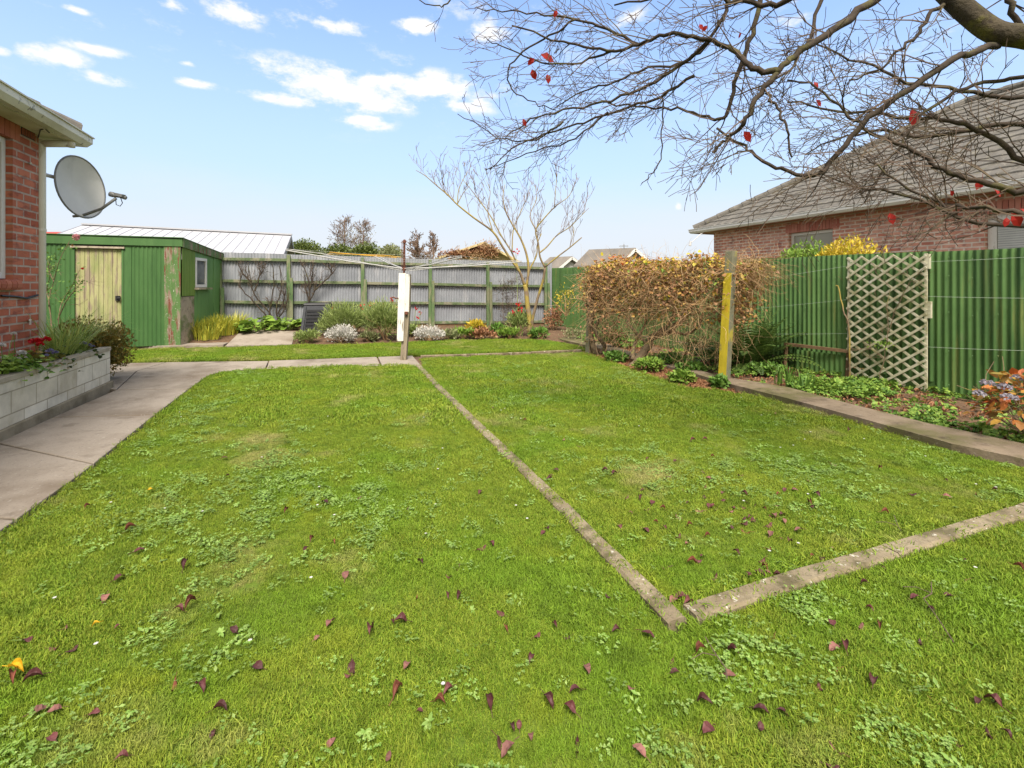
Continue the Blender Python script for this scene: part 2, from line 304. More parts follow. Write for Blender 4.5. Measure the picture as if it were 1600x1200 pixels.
M['peelgreen'] = mat('peelgreen', [S(84,118,62), S(104,136,80)], 6, 6, .85, .5, 30, .004, stretch=(3,3,.4), spots=[(S(150,134,116), 5, .49, .57, (2.2,2.2,.45)), (S(126,74,58), 6, .56, .60, (3,3,.3)), (S(196,190,180), 34, .62, .66)])
M['greytimber'] = mat('greytimber', [S(162,148,130), S(196,182,160)], 5, 7, .95, .7, 24, .004, stretch=(1,1,1), spots=[(S(112,128,78), 3, .5, .6, (1,1,1), .8), (S(104,90,74), 16, .58, .66, (1,1,1), .8), (S(156,96,78), 12, .66, .7)])
M['doorpaint'] = mat('doorpaint', [S(168,166,112), S(190,186,136)], 3, 7, .75, .4, 30, .003, stretch=(4,4,.5), spots=[(S(156,138,120), 4, .50, .58, (3,3,.45), .9), (S(134,150,84), 2, .5, .66, (2,2,.6), .6), (S(110,100,70), 30, .62, .66, (6,6,.2), .6)])
M['zinc'] = mat('zinc', [S(142,145,151), S(172,175,180)], 1.5, 6, .5, .1, 30, .002, spec=.5, spots=[(S(214,212,212), 4, .55, .7, (1,1,.2), .6), (S(150,140,130), 5, .64, .74, (2,2,.3), .6)])
M['railgreen'] = mat('railgreen', [S(92,110,74), S(122,134,96)], 3, 7, .9, .5, 24, .004, spots=[(S(152,146,124), 5, .48, .58, (1,1,1), .85), (S(62,64,46), 13, .58, .66, (1,1,1), .8)])
M['postgreen'] = mat('postgreen', [S(86,112,70), S(110,134,88)], 4, 7, .9, .5, 24, .004, stretch=(2,2,.6), spots=[(S(146,142,114), 4, .46, .58, (2,2,.5), .8), (S(60,66,46), 10, .58, .68, (2,2,.4), .7)])
M['fencegreen'] = mat('fencegreen', [S(78,114,56), S(104,142,78)], .8, 6, .5, .12, 20, .002, spec=.4, spots=[(S(126,136,70), 2.2, .57, .68, (5,5,.35), .75), (S(48,82,38), 1.6, .50, .66, (3,3,.3), .7), (S(124,112,98), 2.2, .68, .73, (2,2,.4), .6)])
M['lattice'] = mat('lattice', [S(186,180,142), S(222,218,194)], 9, 6, .95, .4, 40, .002, spots=[(S(138,134,84), 6, .5, .62, (1,1,1), .7), (S(230,228,216), 11, .6, .68, (1,1,1), .8)])
M['brownwood'] = mat('brownwood', [S(104,80,58), S(138,110,80)], 6, 6, .95, .5, 24, .004, spots=[(S(130,124,62), 5, .55, .66, (1,1,1), .7)])
M['yellowpost'] = mat('yellowpost', [S(176,158,34), S(210,188,50)], 8, 7, .95, .6, 40, .004, stretch=(2,2,.7), spots=[(S(130,120,80), 7, .60, .68, (2,2,.6), .8), (S(222,150,40), 5, .62, .7, (1,1,.5), .6)])
M['mosspost'] = mat('mosspost', [S(104,104,84), S(140,136,110)], 8, 7, .95, .6, 40, .004, spots=[(S(176,162,50), 5, .55, .64, (1,1,.6), .8), (S(90,130,110), 6, .6, .7)])
M['wire'] = mat('wire', [S(176,196,170), S(196,206,190)], 4, 2, .5)
M['rust'] = mat('rust', [S(96,56,44), S(134,84,62)], 20, 5, .8, .3)
M['galv'] = mat('galv', [S(196,194,190), S(222,220,216)], 8, 4, .45, metal=.2)
M['orange'] = mat('orangecord', [S(222,170,60)], 4)
M['dish'] = mat('dish', [S(214,213,206), S(228,227,221)], 3, 5, .5, spots=[(S(160,160,154), 2, .55, .75, (1,1,1), .6)])
M['darkgrey'] = mat('darkgrey', [S(126,127,126), S(150,151,149)], 8, 4, .5)
M['black'] = mat('blackplastic', [S(34,34,36), S(48,48,50)], 5, 4, .5, .1, 60, .002)
M['bin'] = mat('bin', [S(62,64,68), S(80,82,86)], 5, 5, .55, spots=[(S(100,100,100), 12, .6, .7, (1,1,1), .4)])
M['duskpane'] = mat('duskpane', [S(150,148,130), S(178,174,156)], .8, 3, .25, spec=.6)
M['glass'] = mat('glass', [S(70,78,84), S(120,128,132)], 1.2, 3, .12, spec=.8)
M['curtain'] = mat('curtain', [S(150,146,130), S(176,170,150)], 3, 3, .8, stretch=(6,6,.3))
M['blind'] = mat('blind', [S(200,202,198), S(220,222,218)], 3, 3, .6)
M['whiteroof'] = mat('whiteroof', [S(182,182,187), S(196,196,199)], 1, 4, .5)
M['roofrib'] = mat('roofrib', [S(158,158,166), S(168,168,176)], 1, 4, .5)
M['cladding'] = mat('cladding', [S(206,186,132), S(222,204,154)], 2, 5, .8, stretch=(1,1,.3), spots=[(S(160,136,92), 8, .56, .66, (6,6,.2), .6)])
M['greyroof'] = mat('greyroof', [S(118,112,106), S(144,136,128)], 1.5, 6, .9, .5, 10, .02)
M['farwall'] = mat('farwall', [S(214,212,206), S(228,226,220)], 2, 4, .8)
M['redroof'] = mat('redroof', [S(170,70,64)], 2)
# ---------------------------------------------------------------- walls given by two ground points
class Wall:
    def __init__(s, A, B):
        s.A = Vector((A[0], A[1], 0)); s.B = Vector((B[0], B[1], 0)); s.L = (s.B-s.A).length; s.d = (s.B-s.A).normalized()
        s.n = Vector((-s.d.y, s.d.x, 0))
        if s.n.dot(-s.A) < 0: s.n = -s.n          # the side that faces the garden
    def t(s, px, off=0):
        k = (px-CX)/F; return (k*(s.A.y+s.n.y*off)-(s.A.x+s.n.x*off))/(s.d.x-k*s.d.y)
    def pt(s, t, z=0, off=0): q = s.A+s.d*t+s.n*off; return Vector((q.x, q.y, z))
    def z(s, px, py, off=0): q = s.pt(s.t(px, off), 0, off); return EYE+(HY-py)/F*q.y
    def p(s, px, py, off=0): return s.pt(s.t(px, off), s.z(px, py, off), off)
    def slab(s, mb, t0, t1, z0, z1, o0, o1):
        ps = [s.pt(t0, 0, o0), s.pt(t1, 0, o0), s.pt(t1, 0, o1), s.pt(t0, 0, o1)]
        if (ps[1]-ps[0]).cross(ps[2]-ps[1]).z < 0: ps.reverse()
        return mb.prism(ps, z0, z1)
    def corr(s, mb, t0, t1, z0, z1, off=0, pitch=.076, amp=.009, res=8, rows=1, rng=None):
        """a corrugated sheet: z0/z1 may be functions of t"""
        n = max(2, int((t1-t0)/pitch*res)); f0 = z0 if callable(z0) else (lambda t: z0); f1 = z1 if callable(z1) else (lambda t: z1)
        vs = []
        for i in range(n+1):
            t = t0+(t1-t0)*i/n; o = off+amp*math.cos(2*math.pi*t/pitch)
            vs += [s.pt(t, f0(t), o), s.pt(t, f1(t), o)]
        for i in range(n+1):
            t = t0+(t1-t0)*i/n; o = off-.004+amp*math.cos(2*math.pi*t/pitch)
            vs += [s.pt(t, f0(t), o), s.pt(t, f1(t), o)]
        m = 2*(n+1); fs = [(2*i, 2*i+2, 2*i+3, 2*i+1) for i in range(n)]+[(m+2*i, m+2*i+1, m+2*i+3, m+2*i+2) for i in range(n)]
        fs += [(2*i+1, 2*i+3, m+2*i+3, m+2*i+1) for i in range(n)]+[(0, 1, m+1, m), (2*n, m+2*n, m+2*n+1, 2*n+1)]
        return mb.add(vs, fs)
BF = Wall((-7.54, 12.4), (1.25, 15.1))     # back fence line
RF = Wall((1.25, 15.1), (5.3, 6.13))       # right fence line, runs on past the camera
gd = Vector((-.355, .935, 0)); gl = Vector((.935, .355, 0))   # the garden's own depth and cross directions
def lerp(a, b, t): return a+(b-a)*t
def interp(x, pts):
    if x <= pts[0][0]: return pts[0][1]
    for (x0, y0), (x1, y1) in zip(pts, pts[1:]):
        if x <= x1: return lerp(y0, y1, (x-x0)/(x1-x0))
    return pts[-1][1]
EDGE = [(60,548),(150,547),(207,546),(350,543),(456,540),(545,539),(640,535),(780,530),(862,533)]
def fence_base(px): return lerp(.24, .08, (px-345)/517.0)
def bed(px, v):
    a = G(px, interp(px, EDGE)); t = BF.t(px); b = BF.pt(t, min(.3, fence_base(px))); q = a+(b-a)*v
    q.z = -.02+(b.z+.02)*min(1, v*1.15)+.03*math.sin(math.pi*min(1, max(0, v))); return q
def BP(px, py):
    lo, hi = 0.0, 1.0
    for _ in range(30):
        m = (lo+hi)/2; q = bed(px, m); y = HY-(q.z-EYE)/q.y*F
        if y > py: lo = m
        else: hi = m
    return bed(px, lo)

# ---------------------------------------------------------------- ground
mb = MB(); mb.add([(-200,-60,-.05),(200,-60,-.05),(200,300,-.05),(-200,300,-.05)], [(0,1,2,3)])
struct(mb, 'ground', M['ground'])
mb = MB(); mb.add([(-6.5,-3,-.035),(7.5,-3,-.035),(7.5,8,-.035),(3,16,-.035),(-9,14,-.035)], [(0,1,2,3,4)])
struct(mb, 'garden_soil', M['soil'])
rs = random.Random(5)
mb = MB(); nx, nv = 90, 14; vs = []
for i in range(nx+1):
    px = 62+(930-62)*i/nx
    for j in range(nv+1):
        q = bed(px, j/nv*1.02); q.z += .035*mnoise.noise(q*3)*min(1, j/2)*(j < nv); vs.append(q)
fs = [(i*(nv+1)+j, (i+1)*(nv+1)+j, (i+1)*(nv+1)+j+1, i*(nv+1)+j+1) for i in range(nx) for j in range(nv)]
struct(mb.add(vs, fs), 'back_garden_bed', M['soil'], smooth=True)

PE = [(0,849),(31,825),(77,791),(147,739),(210,686),(255,648),(304,609),(332,588),(350,582),(400,577),(495,574),(595,571),(647,572)]   # lawn edge along the path
def ext(a, b, Y): t = (Y-a.y)/(b.y-a.y); return a+(b-a)*t
pe = [G(*q) for q in PE]
near_l = ext(pe[4], pe[0], -1.5)
strip_l = [G(649,572), G(841,769), G(935,866), G(1050,984)]
edge_r = [G(1101,966), G(1262,916), G(1431,865), G(1600,811)]
far_r = ext(edge_r[0], edge_r[3], 0) ; far_r = edge_r[3]+(edge_r[3]-edge_r[0]).normalized()*1.3
Z0 = 0.0
lawn1 = [near_l]+pe[:-1]+strip_l+[G(1062,990)]+edge_r+[far_r, Vector((6.2, 1.2, 0)), Vector((6.2, -1.5, 0))]
def inset(poly, d):
    out = []; n = len(poly); ar = sum(poly[i].x*poly[(i+1)%n].y-poly[(i+1)%n].x*poly[i].y for i in range(n))
    s = 1 if ar > 0 else -1
    for i in range(n):
        a, b, c = poly[i-1], poly[i], poly[(i+1)%n]
        e1 = (b-a); e2 = (c-b); e1.z = e2.z = 0
        if e1.length < 1e-6 or e2.length < 1e-6: out.append(b.copy()); continue
        n1 = Vector((-e1.y, e1.x, 0)).normalized()*s; n2 = Vector((-e2.y, e2.x, 0)).normalized()*s
        m = n1+n2; m = m/max(.4, m.length_squared/2) if m.length > 1e-6 else n1
        out.append(b+m*d)
    return out
lawn2 = [G(662,573), G(1023,927), G(1052,950), G(1082,947), G(1300,882), G(1600,792), ext(G(1300,882), G(1600,792), G(1300,882).y+.0) if False else G(1600,792)+(G(1600,792)-G(1300,882)).normalized()*.9,
         G(1600,728)+(G(1600,728)-G(1337,668)).normalized()*.6, G(1600,728), G(1337,663), G(1157,617), G(1130,613), G(1070,607), G(1020,591), G(985,579), G(940,563), G(908,551), G(658,560)]
lawn3 = [G(60,572), G(205,566), G(320,563), G(480,560), G(630,555), G(780,550), G(905,546), G(928,547), G(895,538), G(862,533), G(780,530), G(640,535), G(545,539), G(456,540), G(350,543), G(207,546), G(60,548)]
for nm, lw in (('lawn', lawn1), ('lawn', lawn2), ('lawn', lawn3)):
    o = struct(MB().prism([tuple(p) for p in (lw if sum(lw[i].x*lw[(i+1)%len(lw)].y-lw[(i+1)%len(lw)].x*lw[i].y for i in range(len(lw))) > 0 else lw[::-1])], -.04, -.004), nm, M['lawnbase'])

# ---------------------------------------------------------------- concrete path
pw0 = G(172,607); pwn = G(0,690); pw_near = ext(pw0, pwn, -1.5)
def onl(Y): return ext(pw0, pwn, Y)+Vector((.02, 0, 0))
def one(Y):
    for a, b in zip([near_l]+pe, pe):
        if a.y <= Y <= b.y: return ext(a, b, Y)
def jl(px, py): return G(px, py)
path = MB()
def slabpoly(ps, z1=.012, z0=-.045):
    ps = inset([Vector((p.x, p.y, 0)) for p in ps], .009)
    if sum(ps[i].x*ps[(i+1)%len(ps)].y-ps[(i+1)%len(ps)].x*ps[i].y for i in range(len(ps))) < 0: ps.reverse()
    path.prism(ps, z0, z1)
OFF = Vector((-.06, -.02, 0))    # bare gap between the slabs and the turf
Lp = [onl(-1.5), onl(1.2), onl(2.9), jl(20,722)*0+onl(4.05)*1, jl(80,654), jl(182,610)]
Ep = [near_l+OFF, one(1.25)+OFF, one(2.75)+OFF, one(3.6)+OFF, one(4.95)+OFF, one(6.15)+OFF]
for i in range(5):
    mid = [p+OFF for p in pe if Ep[i].y < p.y+OFF.y < Ep[i+1].y-.05]
    slabpoly([Lp[i], Ep[i]]+mid+[Ep[i+1], Lp[i+1]])
k0 = [p+OFF for p in pe if p.y+OFF.y > Ep[5].y+.03]
slabpoly([Lp[5], Ep[5]]+[p for p in k0 if p.x < G(414,576).x]+[G(415,577), G(420,565), G(320,566), G(259,567), G(213,581)])
slabpoly([G(60,584), G(185,583), G(182,607), G(213,581.5), G(185,583)][:1]+[G(100,604), G(182,610), G(213,581), G(259,567), G(205,568), G(60,573)])
slabpoly([G(415.5,577), G(595,572), G(589,558.5), G(420,564.5)])
slabpoly([G(596,572), G(647,573), G(658,571), G(645,556.5), G(590,558.5)])
struct(path, 'path', M['concrete'], bevel=.006)
# narrow strip and slab in front of the shed
mb = MB(); mb.prism([tuple(G(60,546.5)), tuple(G(207,545.5)), tuple(G(349,542.5)), tuple(BP(357,535)), tuple(BP(207,536)), tuple(BP(60,538))], -.04, .06)
struct(mb, 'shed_apron', M['concrete'], bevel=.006)
a, b, c_, d_ = G(352,543), G(456,540), BP(462,520), BP(378,518)
mb = MB().hull([a-Vector((0,0,.1)), b-Vector((0,0,.1)), c_-Vector((0,0,.1)), d_-Vector((0,0,.1))], [a+Vector((0,0,.03)), b+Vector((0,0,.03)), c_+Vector((0,0,.04)), d_+Vector((0,0,.04))])
struct(mb, 'garden_slab', M['concrete'])
# mossy path along the right bed
cf = [G(1600,717,.07), G(1487,693,.07), G(1337,651,.07), G(1230,622,.07), G(1150,601,.07), G(1060,577,.03), G(985,556,.03), G(930,543,.02), G(880,531,.02), G(855,524,.02)]
cb = [G(1600,693,.07), G(1450,661,.07), G(1337,633,.07), G(1232,605,.07), G(1135,588,.07), G(1040,566,.03), G(985,549,.03), G(950,538,.02), G(905,527,.02), G(872,521,.02)]
cf = [cf[0]+(cf[0]-cf[1]).normalized()*1.6]+cf; cb = [cb[0]+(cb[0]-cb[1]).normalized()*1.6]+cb
def seg(lo, hi, ztop):
    mb = MB()
    for i in range(lo, hi):
        q = [cf[i], cf[i+1], cb[i+1], cb[i]]
        mb.hull([Vector((p.x, p.y, -.05)) for p in q], [Vector((p.x, p.y, ztop[i-lo])) if k in (0, 3) else Vector((p.x, p.y, ztop[i-lo+1])) for k, p in enumerate(q)])
    return mb
struct(seg(0, 10, [.07]*5+[.06,.035,.03,.025,.02,.02,.02]), 'side_path', M['mosspath'])
# ---------------------------------------------------------------- lawn edgings (cast concrete strips, slightly out of line)
def edging(pts, w, h, label, seglen=1.1, z0=-.04, seed=1, name='lawn_edging'):
    rg = random.Random(seed); t = thing(name, label, 'edging', tuple(pts[0]))
    # resample
    L = [0]
    for a, b in zip(pts, pts[1:]): L.append(L[-1]+(b-a).length)
    def at(s):
        for i in range(len(pts)-1):
            if s <= L[i+1]+1e-6: return pts[i]+(pts[i+1]-pts[i])*((s-L[i])/(L[i+1]-L[i]))
        return pts[-1]
    n = max(1, round(L[-1]/seglen))
    for k in range(n):
        a = L[-1]*k/n+.003; b = L[-1]*(k+1)/n-.003; m = 9; mb = MB(); rings = []; hh = h+rg.uniform(-.004, .004)
        for i in range(m+1):
            p = at(a+(b-a)*i/m); q = at(min(L[-1], a+(b-a)*i/m+.01)); p0 = at(max(0, a+(b-a)*i/m-.01)); d = (q-p0).normalized(); s = Vector((-d.y, d.x, 0))
            j = lambda amp: rg.uniform(-amp, amp)
            ww = w/2; rings.append([p+s*(ww+j(.003))+Vector((0,0,z0)), p+s*(ww+j(.003))+Vector((0,0,hh-.012+j(.002))), p+s*(ww-.012+j(.003))+Vector((0,0,hh+j(.0015))),
                p-s*(ww-.012+j(.003))+Vector((0,0,hh+j(.0015))), p-s*(ww+j(.003))+Vector((0,0,hh-.012+j(.002))), p-s*(ww+j(.003))+Vector((0,0,z0))])
        vs = [v for r in rings for v in r]; fs = [(i*6+c, i*6+c+1, (i+1)*6+c+1, (i+1)*6+c) for i in range(m) for c in range(5)]
        fs += [(0,1,2,3,4,5), tuple(m*6+c for c in (5,4,3,2,1,0))]
        mb.add(vs, [f[::-1] for f in fs]).build('kerb_length', M['curb'], t)
    return t
mid = lambda a, b: (a+b)/2
edging([mid(G(650,573), G(657,573)), mid(G(702,630), G(713,628)), mid(G(841,769), G(857,762)), mid(G(935,866), G(957,862)), mid(G(1051,991), G(1070,968))], .088, .03, 'long straight concrete edging strip running from the clothesline towards the front corner', seed=2)
edging([mid(G(1086,972), G(1068,958)), mid(G(1110,966), G(1092,949)), mid(G(1262,916), G(1232,902)), mid(G(1431,865), G(1394,856)), mid(G(1600,811), G(1598,796))]+[mid(G(1600,811), G(1598,796))+(G(1600,811)-G(1431,865)).normalized()*1.3], .10, .032, 'lichened concrete edging strip along the near side of the right-hand lawn', seed=3)
edging([G(657,556.5), G(760,553.5), G(840,550.5), G(908,547.5)], .05, .02, 'thin pale concrete edging across the far end of the right-hand lawn', seed=4)

# ---------------------------------------------------------------- houses
def tileslope(E, a, b, La, Wb, pitch, hipL=True, hipR=True, run=None, gauge=.33, wave=.15):
    """interlocking concrete tiles: E eave corner, a along the eave, b inward"""
    mb = MB(); tp = math.tan(pitch); run = run or Wb; n = int(run/(gauge*math.cos(pitch)))+1; g = run/n
    for i in range(n):
        d0 = i*g; d1 = min(run, (i+1)*g+.02); m = int(La/wave*6); vs = []
        for k in range(m+1):
            s = La*k/m; lo0 = d0 if hipL else 0; hi0 = La-(d0 if hipR else 0); lo1 = d1 if hipL else 0; hi1 = La-(d1 if hipR else 0)
            if hi0 < lo0: continue
            s0 = min(max(s, lo0), hi0); s1 = min(max(s, lo1), max(lo1, hi1)); wv = .016*abs(math.sin(math.pi*s0/wave/2))**.6+(.004 if i % 2 else 0)
            p0 = E+a*s0+b*d0; p1 = E+a*s1+b*d1
            vs += [Vector((p0.x, p0.y, E.z+d0*tp-.008)), Vector((p0.x, p0.y, E.z+d0*tp+.028+wv)), Vector((p1.x, p1.y, E.z+d1*tp+.002+wv*.5))]
        c = len(vs)//3; fs = []
        for k in range(c-1): fs += [(3*k, 3*k+3, 3*k+4, 3*k+1), (3*k+1, 3*k+4, 3*k+5, 3*k+2)]
        mb.add(vs, fs)
    return mb
def caps(p0, p1, r=.11, step=.38):
    mb = MB(); d = (p1-p0); L = d.length; d.normalize(); n = int(L/step)
    for i in range(n): mb.tube([p0+d*(i*L/n), p0+d*((i+1)*L/n+.04)], [r*1.08, r*.92], 10)
    return mb
def hip_house(name, label, C, a, b, La, Wb, eave, over, pitch, brick, gut, fas, openings, wallparts=None):
    """C wall corner nearest the garden's far end; a runs along the garden-side wall, b inward"""
    root = thing(name, label, 'house', (C.x, C.y, 0))
    W = Wall(C, C+a*La); th = .24; mb = MB()
    # garden wall with openings (t0,t1,z0,z1): piers and bands
    ts = 0
    for (t0, t1, z0, z1) in openings:
        W.slab(mb, ts, t0, 0, eave, 0, -th); W.slab(mb, t0, t1, 0, z0, 0, -th)
        if z1+.22 < eave: W.slab(mb, t0, t1, z1+.22, eave, 0, -th)
        ts = t1
    W.slab(mb, ts, La, 0, eave, 0, -th)
    def wl(A, B):
        w = Wall(A, B)
        if w.n.dot((A+B)/2-(C+a*La/2+b*Wb/2)) < 0: w.n = -w.n
        w.slab(mb, 0, w.L, 0, eave, 0, -th)
    wl(C-a*0, C+b*Wb) if False else None
    w2 = Wall(C, C+b*Wb); s2 = 1 if w2.n.dot(-a) > 0 else -1; w2.slab(mb, .24, w2.L, 0, eave, 0, -th*s2)
    w3 = Wall(C+b*Wb, C+b*Wb+a*La); s3 = 1 if w3.n.dot(b) > 0 else -1; w3.slab(mb, .24, w3.L, 0, eave, 0, -th*s3)
    w4 = Wall(C+a*La, C+a*La+b*Wb); s4 = 1 if w4.n.dot(a) > 0 else -1; w4.slab(mb, .24, w4.L-.24, 0, eave, -.002*s4, -th*s4)
    mb.build('wall', brick, root, uv=(W.d.x, W.d.y))
    E = C-a*over-b*over; E.z = eave+.10; L2 = La+2*over; W2 = Wb+2*over
    rf = tileslope(E, a, b, L2, W2, pitch, run=W2/2).build('roof', M['tile'], root)
    for (E_, a_, b_, l_, w_, nm) in ((E, b, a, W2, W2/2, 0), (E+b*W2, a, -b, L2, W2/2, 0), (E+a*L2, b, -a, W2, W2/2, 0)):
        E_ = Vector((E_.x, E_.y, E.z)); tileslope(E_, a_, b_, l_, w_, pitch, run=W2/2).build('roof_slope', M['tile'], root)
    h = W2/2*math.tan(pitch); R0 = E+(a+b)*W2/2; R0 = Vector((R0.x, R0.y, E.z+h)); R1 = E+a*(L2-W2/2)+b*W2/2; R1 = Vector((R1.x, R1.y, E.z+h)); up = Vector((0,0,.03))
    for p, q in ((E, R0), (E+b*W2, R0), (R0, R1), (E+a*L2, R1), (E+a*L2+b*W2, R1)): caps(p+up, q+up).build('ridge_cap', M['tile'], rf)
    # fascia, gutter, soffit
    for (p, q, nn) in ((E, E+a*L2, -b), (E, E+b*W2, -a), (E+b*W2, E+b*W2+a*L2, b)):
        p = Vector((p.x, p.y, 0)); q = Vector((q.x, q.y, 0)); d = (q-p).normalized(); z = E.z
        g = MB(); prof = [(.0, -.13), (.075, -.13), (.115, -.075), (.115, -.01), (.13, -.01), (.13, .004), (.10, .004), (.10, -.07), (.07, -.115), (.012, -.115), (.012, -.01), (0, -.01)]
        e0 = .13; A = p-d*e0; B = q+d*e0; n = len(prof)
        vs = [(A+d*0+nn*x).to_tuple()[:2]+(z+y,) for x, y in prof]+[(B+nn*x).to_tuple()[:2]+(z+y,) for x, y in prof]
        vs = [Vector(v) for v in vs]
        # mitre the corners
        for i, (x, y) in enumerate(prof): vs[i] = Vector((*(p-d*x+nn*x).xy, z+y)); vs[n+i] = Vector((*(q+d*x+nn*x).xy, z+y))
        g.add(vs, [(i, (i+1)%n, n+(i+1)%n, n+i) for i in range(n)]).build('gutter', gut, root)
        f = MB(); f.prism([(p-nn*.002).xy, (q-nn*.002).xy, (q-nn*.026).xy, (p-nn*.026).xy] if (q-p).cross(-nn).z > 0 else [(p-nn*.026).xy, (q-nn*.026).xy, (q-nn*.002).xy, (p-nn*.002).xy], z-.135, z-.012)
        f.build('fascia', fas, root)
    s = MB(); i0 = over-.01; cs = [E, E+a*L2, E+a*L2+b*W2, E+b*W2]; ci = [E+(a+b)*i0, E+a*(L2-i0)+b*i0, E+a*(L2-i0)+b*(W2-i0), E+a*i0+b*(W2-i0)]
    z = E.z-.115
    for k in range(4): s.add([Vector((q.x, q.y, z)) for q in (cs[k], cs[(k+1)%4], ci[(k+1)%4], ci[k])], [(0,1,2,3)])
    s.build('soffit', fas, root)
    return root, W
def window(root, W, t0, t1, z0, z1, back=-.10, fr=.055, mull=True, gl='glass'):
    w = MB()
    for (a, b, c, d) in ((t0, t0+fr, z0, z1), (t1-fr, t1, z0, z1), (t0+fr, t1-fr, z0, z0+fr), (t0+fr, t1-fr, z1-fr, z1)): W.slab(w, a, b, c, d, back, back-.07)
    tm = (t0+t1)/2
    if mull: W.slab(w, tm-fr*.4, tm+fr*.4, z0+fr, z1-fr, back-.005, back-.065)
    o = w.build('window', M['whitepaint'], root, bevel=.004)
    g = MB(); W.slab(g, t0+fr, t1-fr, z0+fr, z1-fr, back-.03, back-.036); g.build('pane', M[gl], o)
    return o
# red brick house on the left
C1 = Vector((-5.29, 5.35, 0)); a1 = -gd; b1 = -gl
W1 = Wall(C1, C1+a1*9)
t20 = W1.t(20); zs0 = W1.z(14, 440); zs1 = W1.z(12, 213)
root, W1 = hip_house('brick_house', 'red brick house with cream gutters at the left edge of the garden', C1, a1, b1, 9.5, 8, 3.03, .24, R(24), M['brickred'], M['gutter'], M['cream'], [(t20, t20+1.9, zs0, zs1)])
HOUSE1 = root
window(root, W1, t20+.002, t20+1.898, zs0+.03, zs1-.002, back=-.055, fr=.06)
so = MB(); k = 0; t = t20-.12
while t < t20+2.0:       # soldier course over the window
    W1.slab(so, t+.005, t+.081, zs1, zs1+.215, .003, -.10); t += .086
so.build('lintel', M['brickplain'], root)
si = MB(); t = t20-.035
while t < t20+2.05:
    A = W1.pt(t+.004, 0, 0); pr = [(-.11, 0), (.02, -.005), (.055, -.02), (.065, -.05), (.06, -.085), (.045, -.11), (-.0, -.11)]
    vs = [W1.pt(tt, zs0+.025+y, x) for tt in (t+.004, t+.080) for x, y in pr]; n = len(pr)
    si.add(vs, [tuple(range(n)), tuple(range(2*n-1, n-1, -1))]+[(i, n+i, n+(i+1)%n, (i+1)%n) for i in range(n)]); t += .086
si.build('sill', M['brickplain'], root)
v_ = MB(); ta, tb = W1.t(54), W1.t(33); va = W1.z(45, 216); W1.slab(v_, ta, tb, va, va+.085, .004, -.02); ve = v_.build('air_vent', M['black'], root)
sl = MB(); 
for i in range(8): tt = lerp(ta+.01, tb-.02, i/7); W1.slab(sl, tt, tt+.012, va+.008, va+.077, .010, .005)
sl.build('vent_bar', M['brickplain'], ve)
# downpipe: swan neck from the gutter end round the corner
pp = MB(); pc = C1+gd*.05; zt = 2.985; g0 = P(101, 214, 5.30)
gx = C1+gl*.25+gd*.08
pp.tube([Vector((pc.x, pc.y, 0)), Vector((pc.x, pc.y, zt-.03)), Vector((pc.x, pc.y, zt))], .042, 14)
pp.tube([Vector((pc.x, pc.y, zt-.042)), Vector((gx.x, gx.y, zt-.01))], .042, 14)
pp.tube([Vector((gx.x, gx.y, zt-.05)), Vector((gx.x, gx.y, 3.04))], .043, 14)
dp = pp.build('downpipe', M['pipe'], root, smooth=True, bevel=0)
cl_ = MB()
for z in (.75, 1.95): MB().tube([Vector((pc.x, pc.y, z)), Vector((pc.x, pc.y, z+.03))], .047, 14).build('bracket', M['pipe'], dp)
cb_ = MB(); cb_.tube([W1.p(2, 462, .012), W1.p(22, 463, .012), W1.p(42, 466, .015), W1.p(52, 463, .015), W1.p(59, 461, .02)], .011, 6); cb_.build('cable', M['black'], root); cb_ = MB()
cb_.tube([W1.p(59.5, 215, .03), W1.p(63, 203, .15), W1.p(70, 201, .2), W1.p(77, 207, .3)], .006, 6)
cb_.build('cable', M['black'], root)
tp_ = MB(); tp_.tube([W1.p(47, 500, .0), W1.p(47, 500, .09)], .012, 8); tp_.tube([W1.p(47, 500, .08), W1.p(47, 503, .08)-Vector((0,0,.03))], .010, 8); tp_.build('tap', M['galv'], root); tp_ = MB(); tp_.tube([W1.p(48,255,0), W1.p(48,255,.06)], .010, 8)
tp_.build('tap', M['galv'], root)

# pinkish brick house on the right behind the green fence
C2 = Vector((6.41, 15.2, 0)); a2 = Vector((.355, -.935, 0)); b2 = Vector((.935, .355, 0))
W2 = Wall(C2, C2+a2*13)
u0, u1 = W2.t(1232), W2.t(1301); uz1 = W2.z(1265, 354); v0 = W2.t(1538); vz1 = W2.z(1560, 337)
uz1 = 2.72; vz1 = 2.66
root, W2 = hip_house('brick_house', 'pink brick bungalow with a grey tiled hip roof behind the green fence', C2, a2, b2, 14.5, 8.7, 3.03, .42, R(32.5), M['brickpink'], M['whitepaint'], M['fasciapink'], [(u0, u1, 1.1, uz1), (v0, v0+2.2, .9, vz1)])
w_ = window(root, W2, u0+.003, u1-.003, 1.12, uz1-.003, back=-.10, fr=.07, mull=False, gl='duskpane')

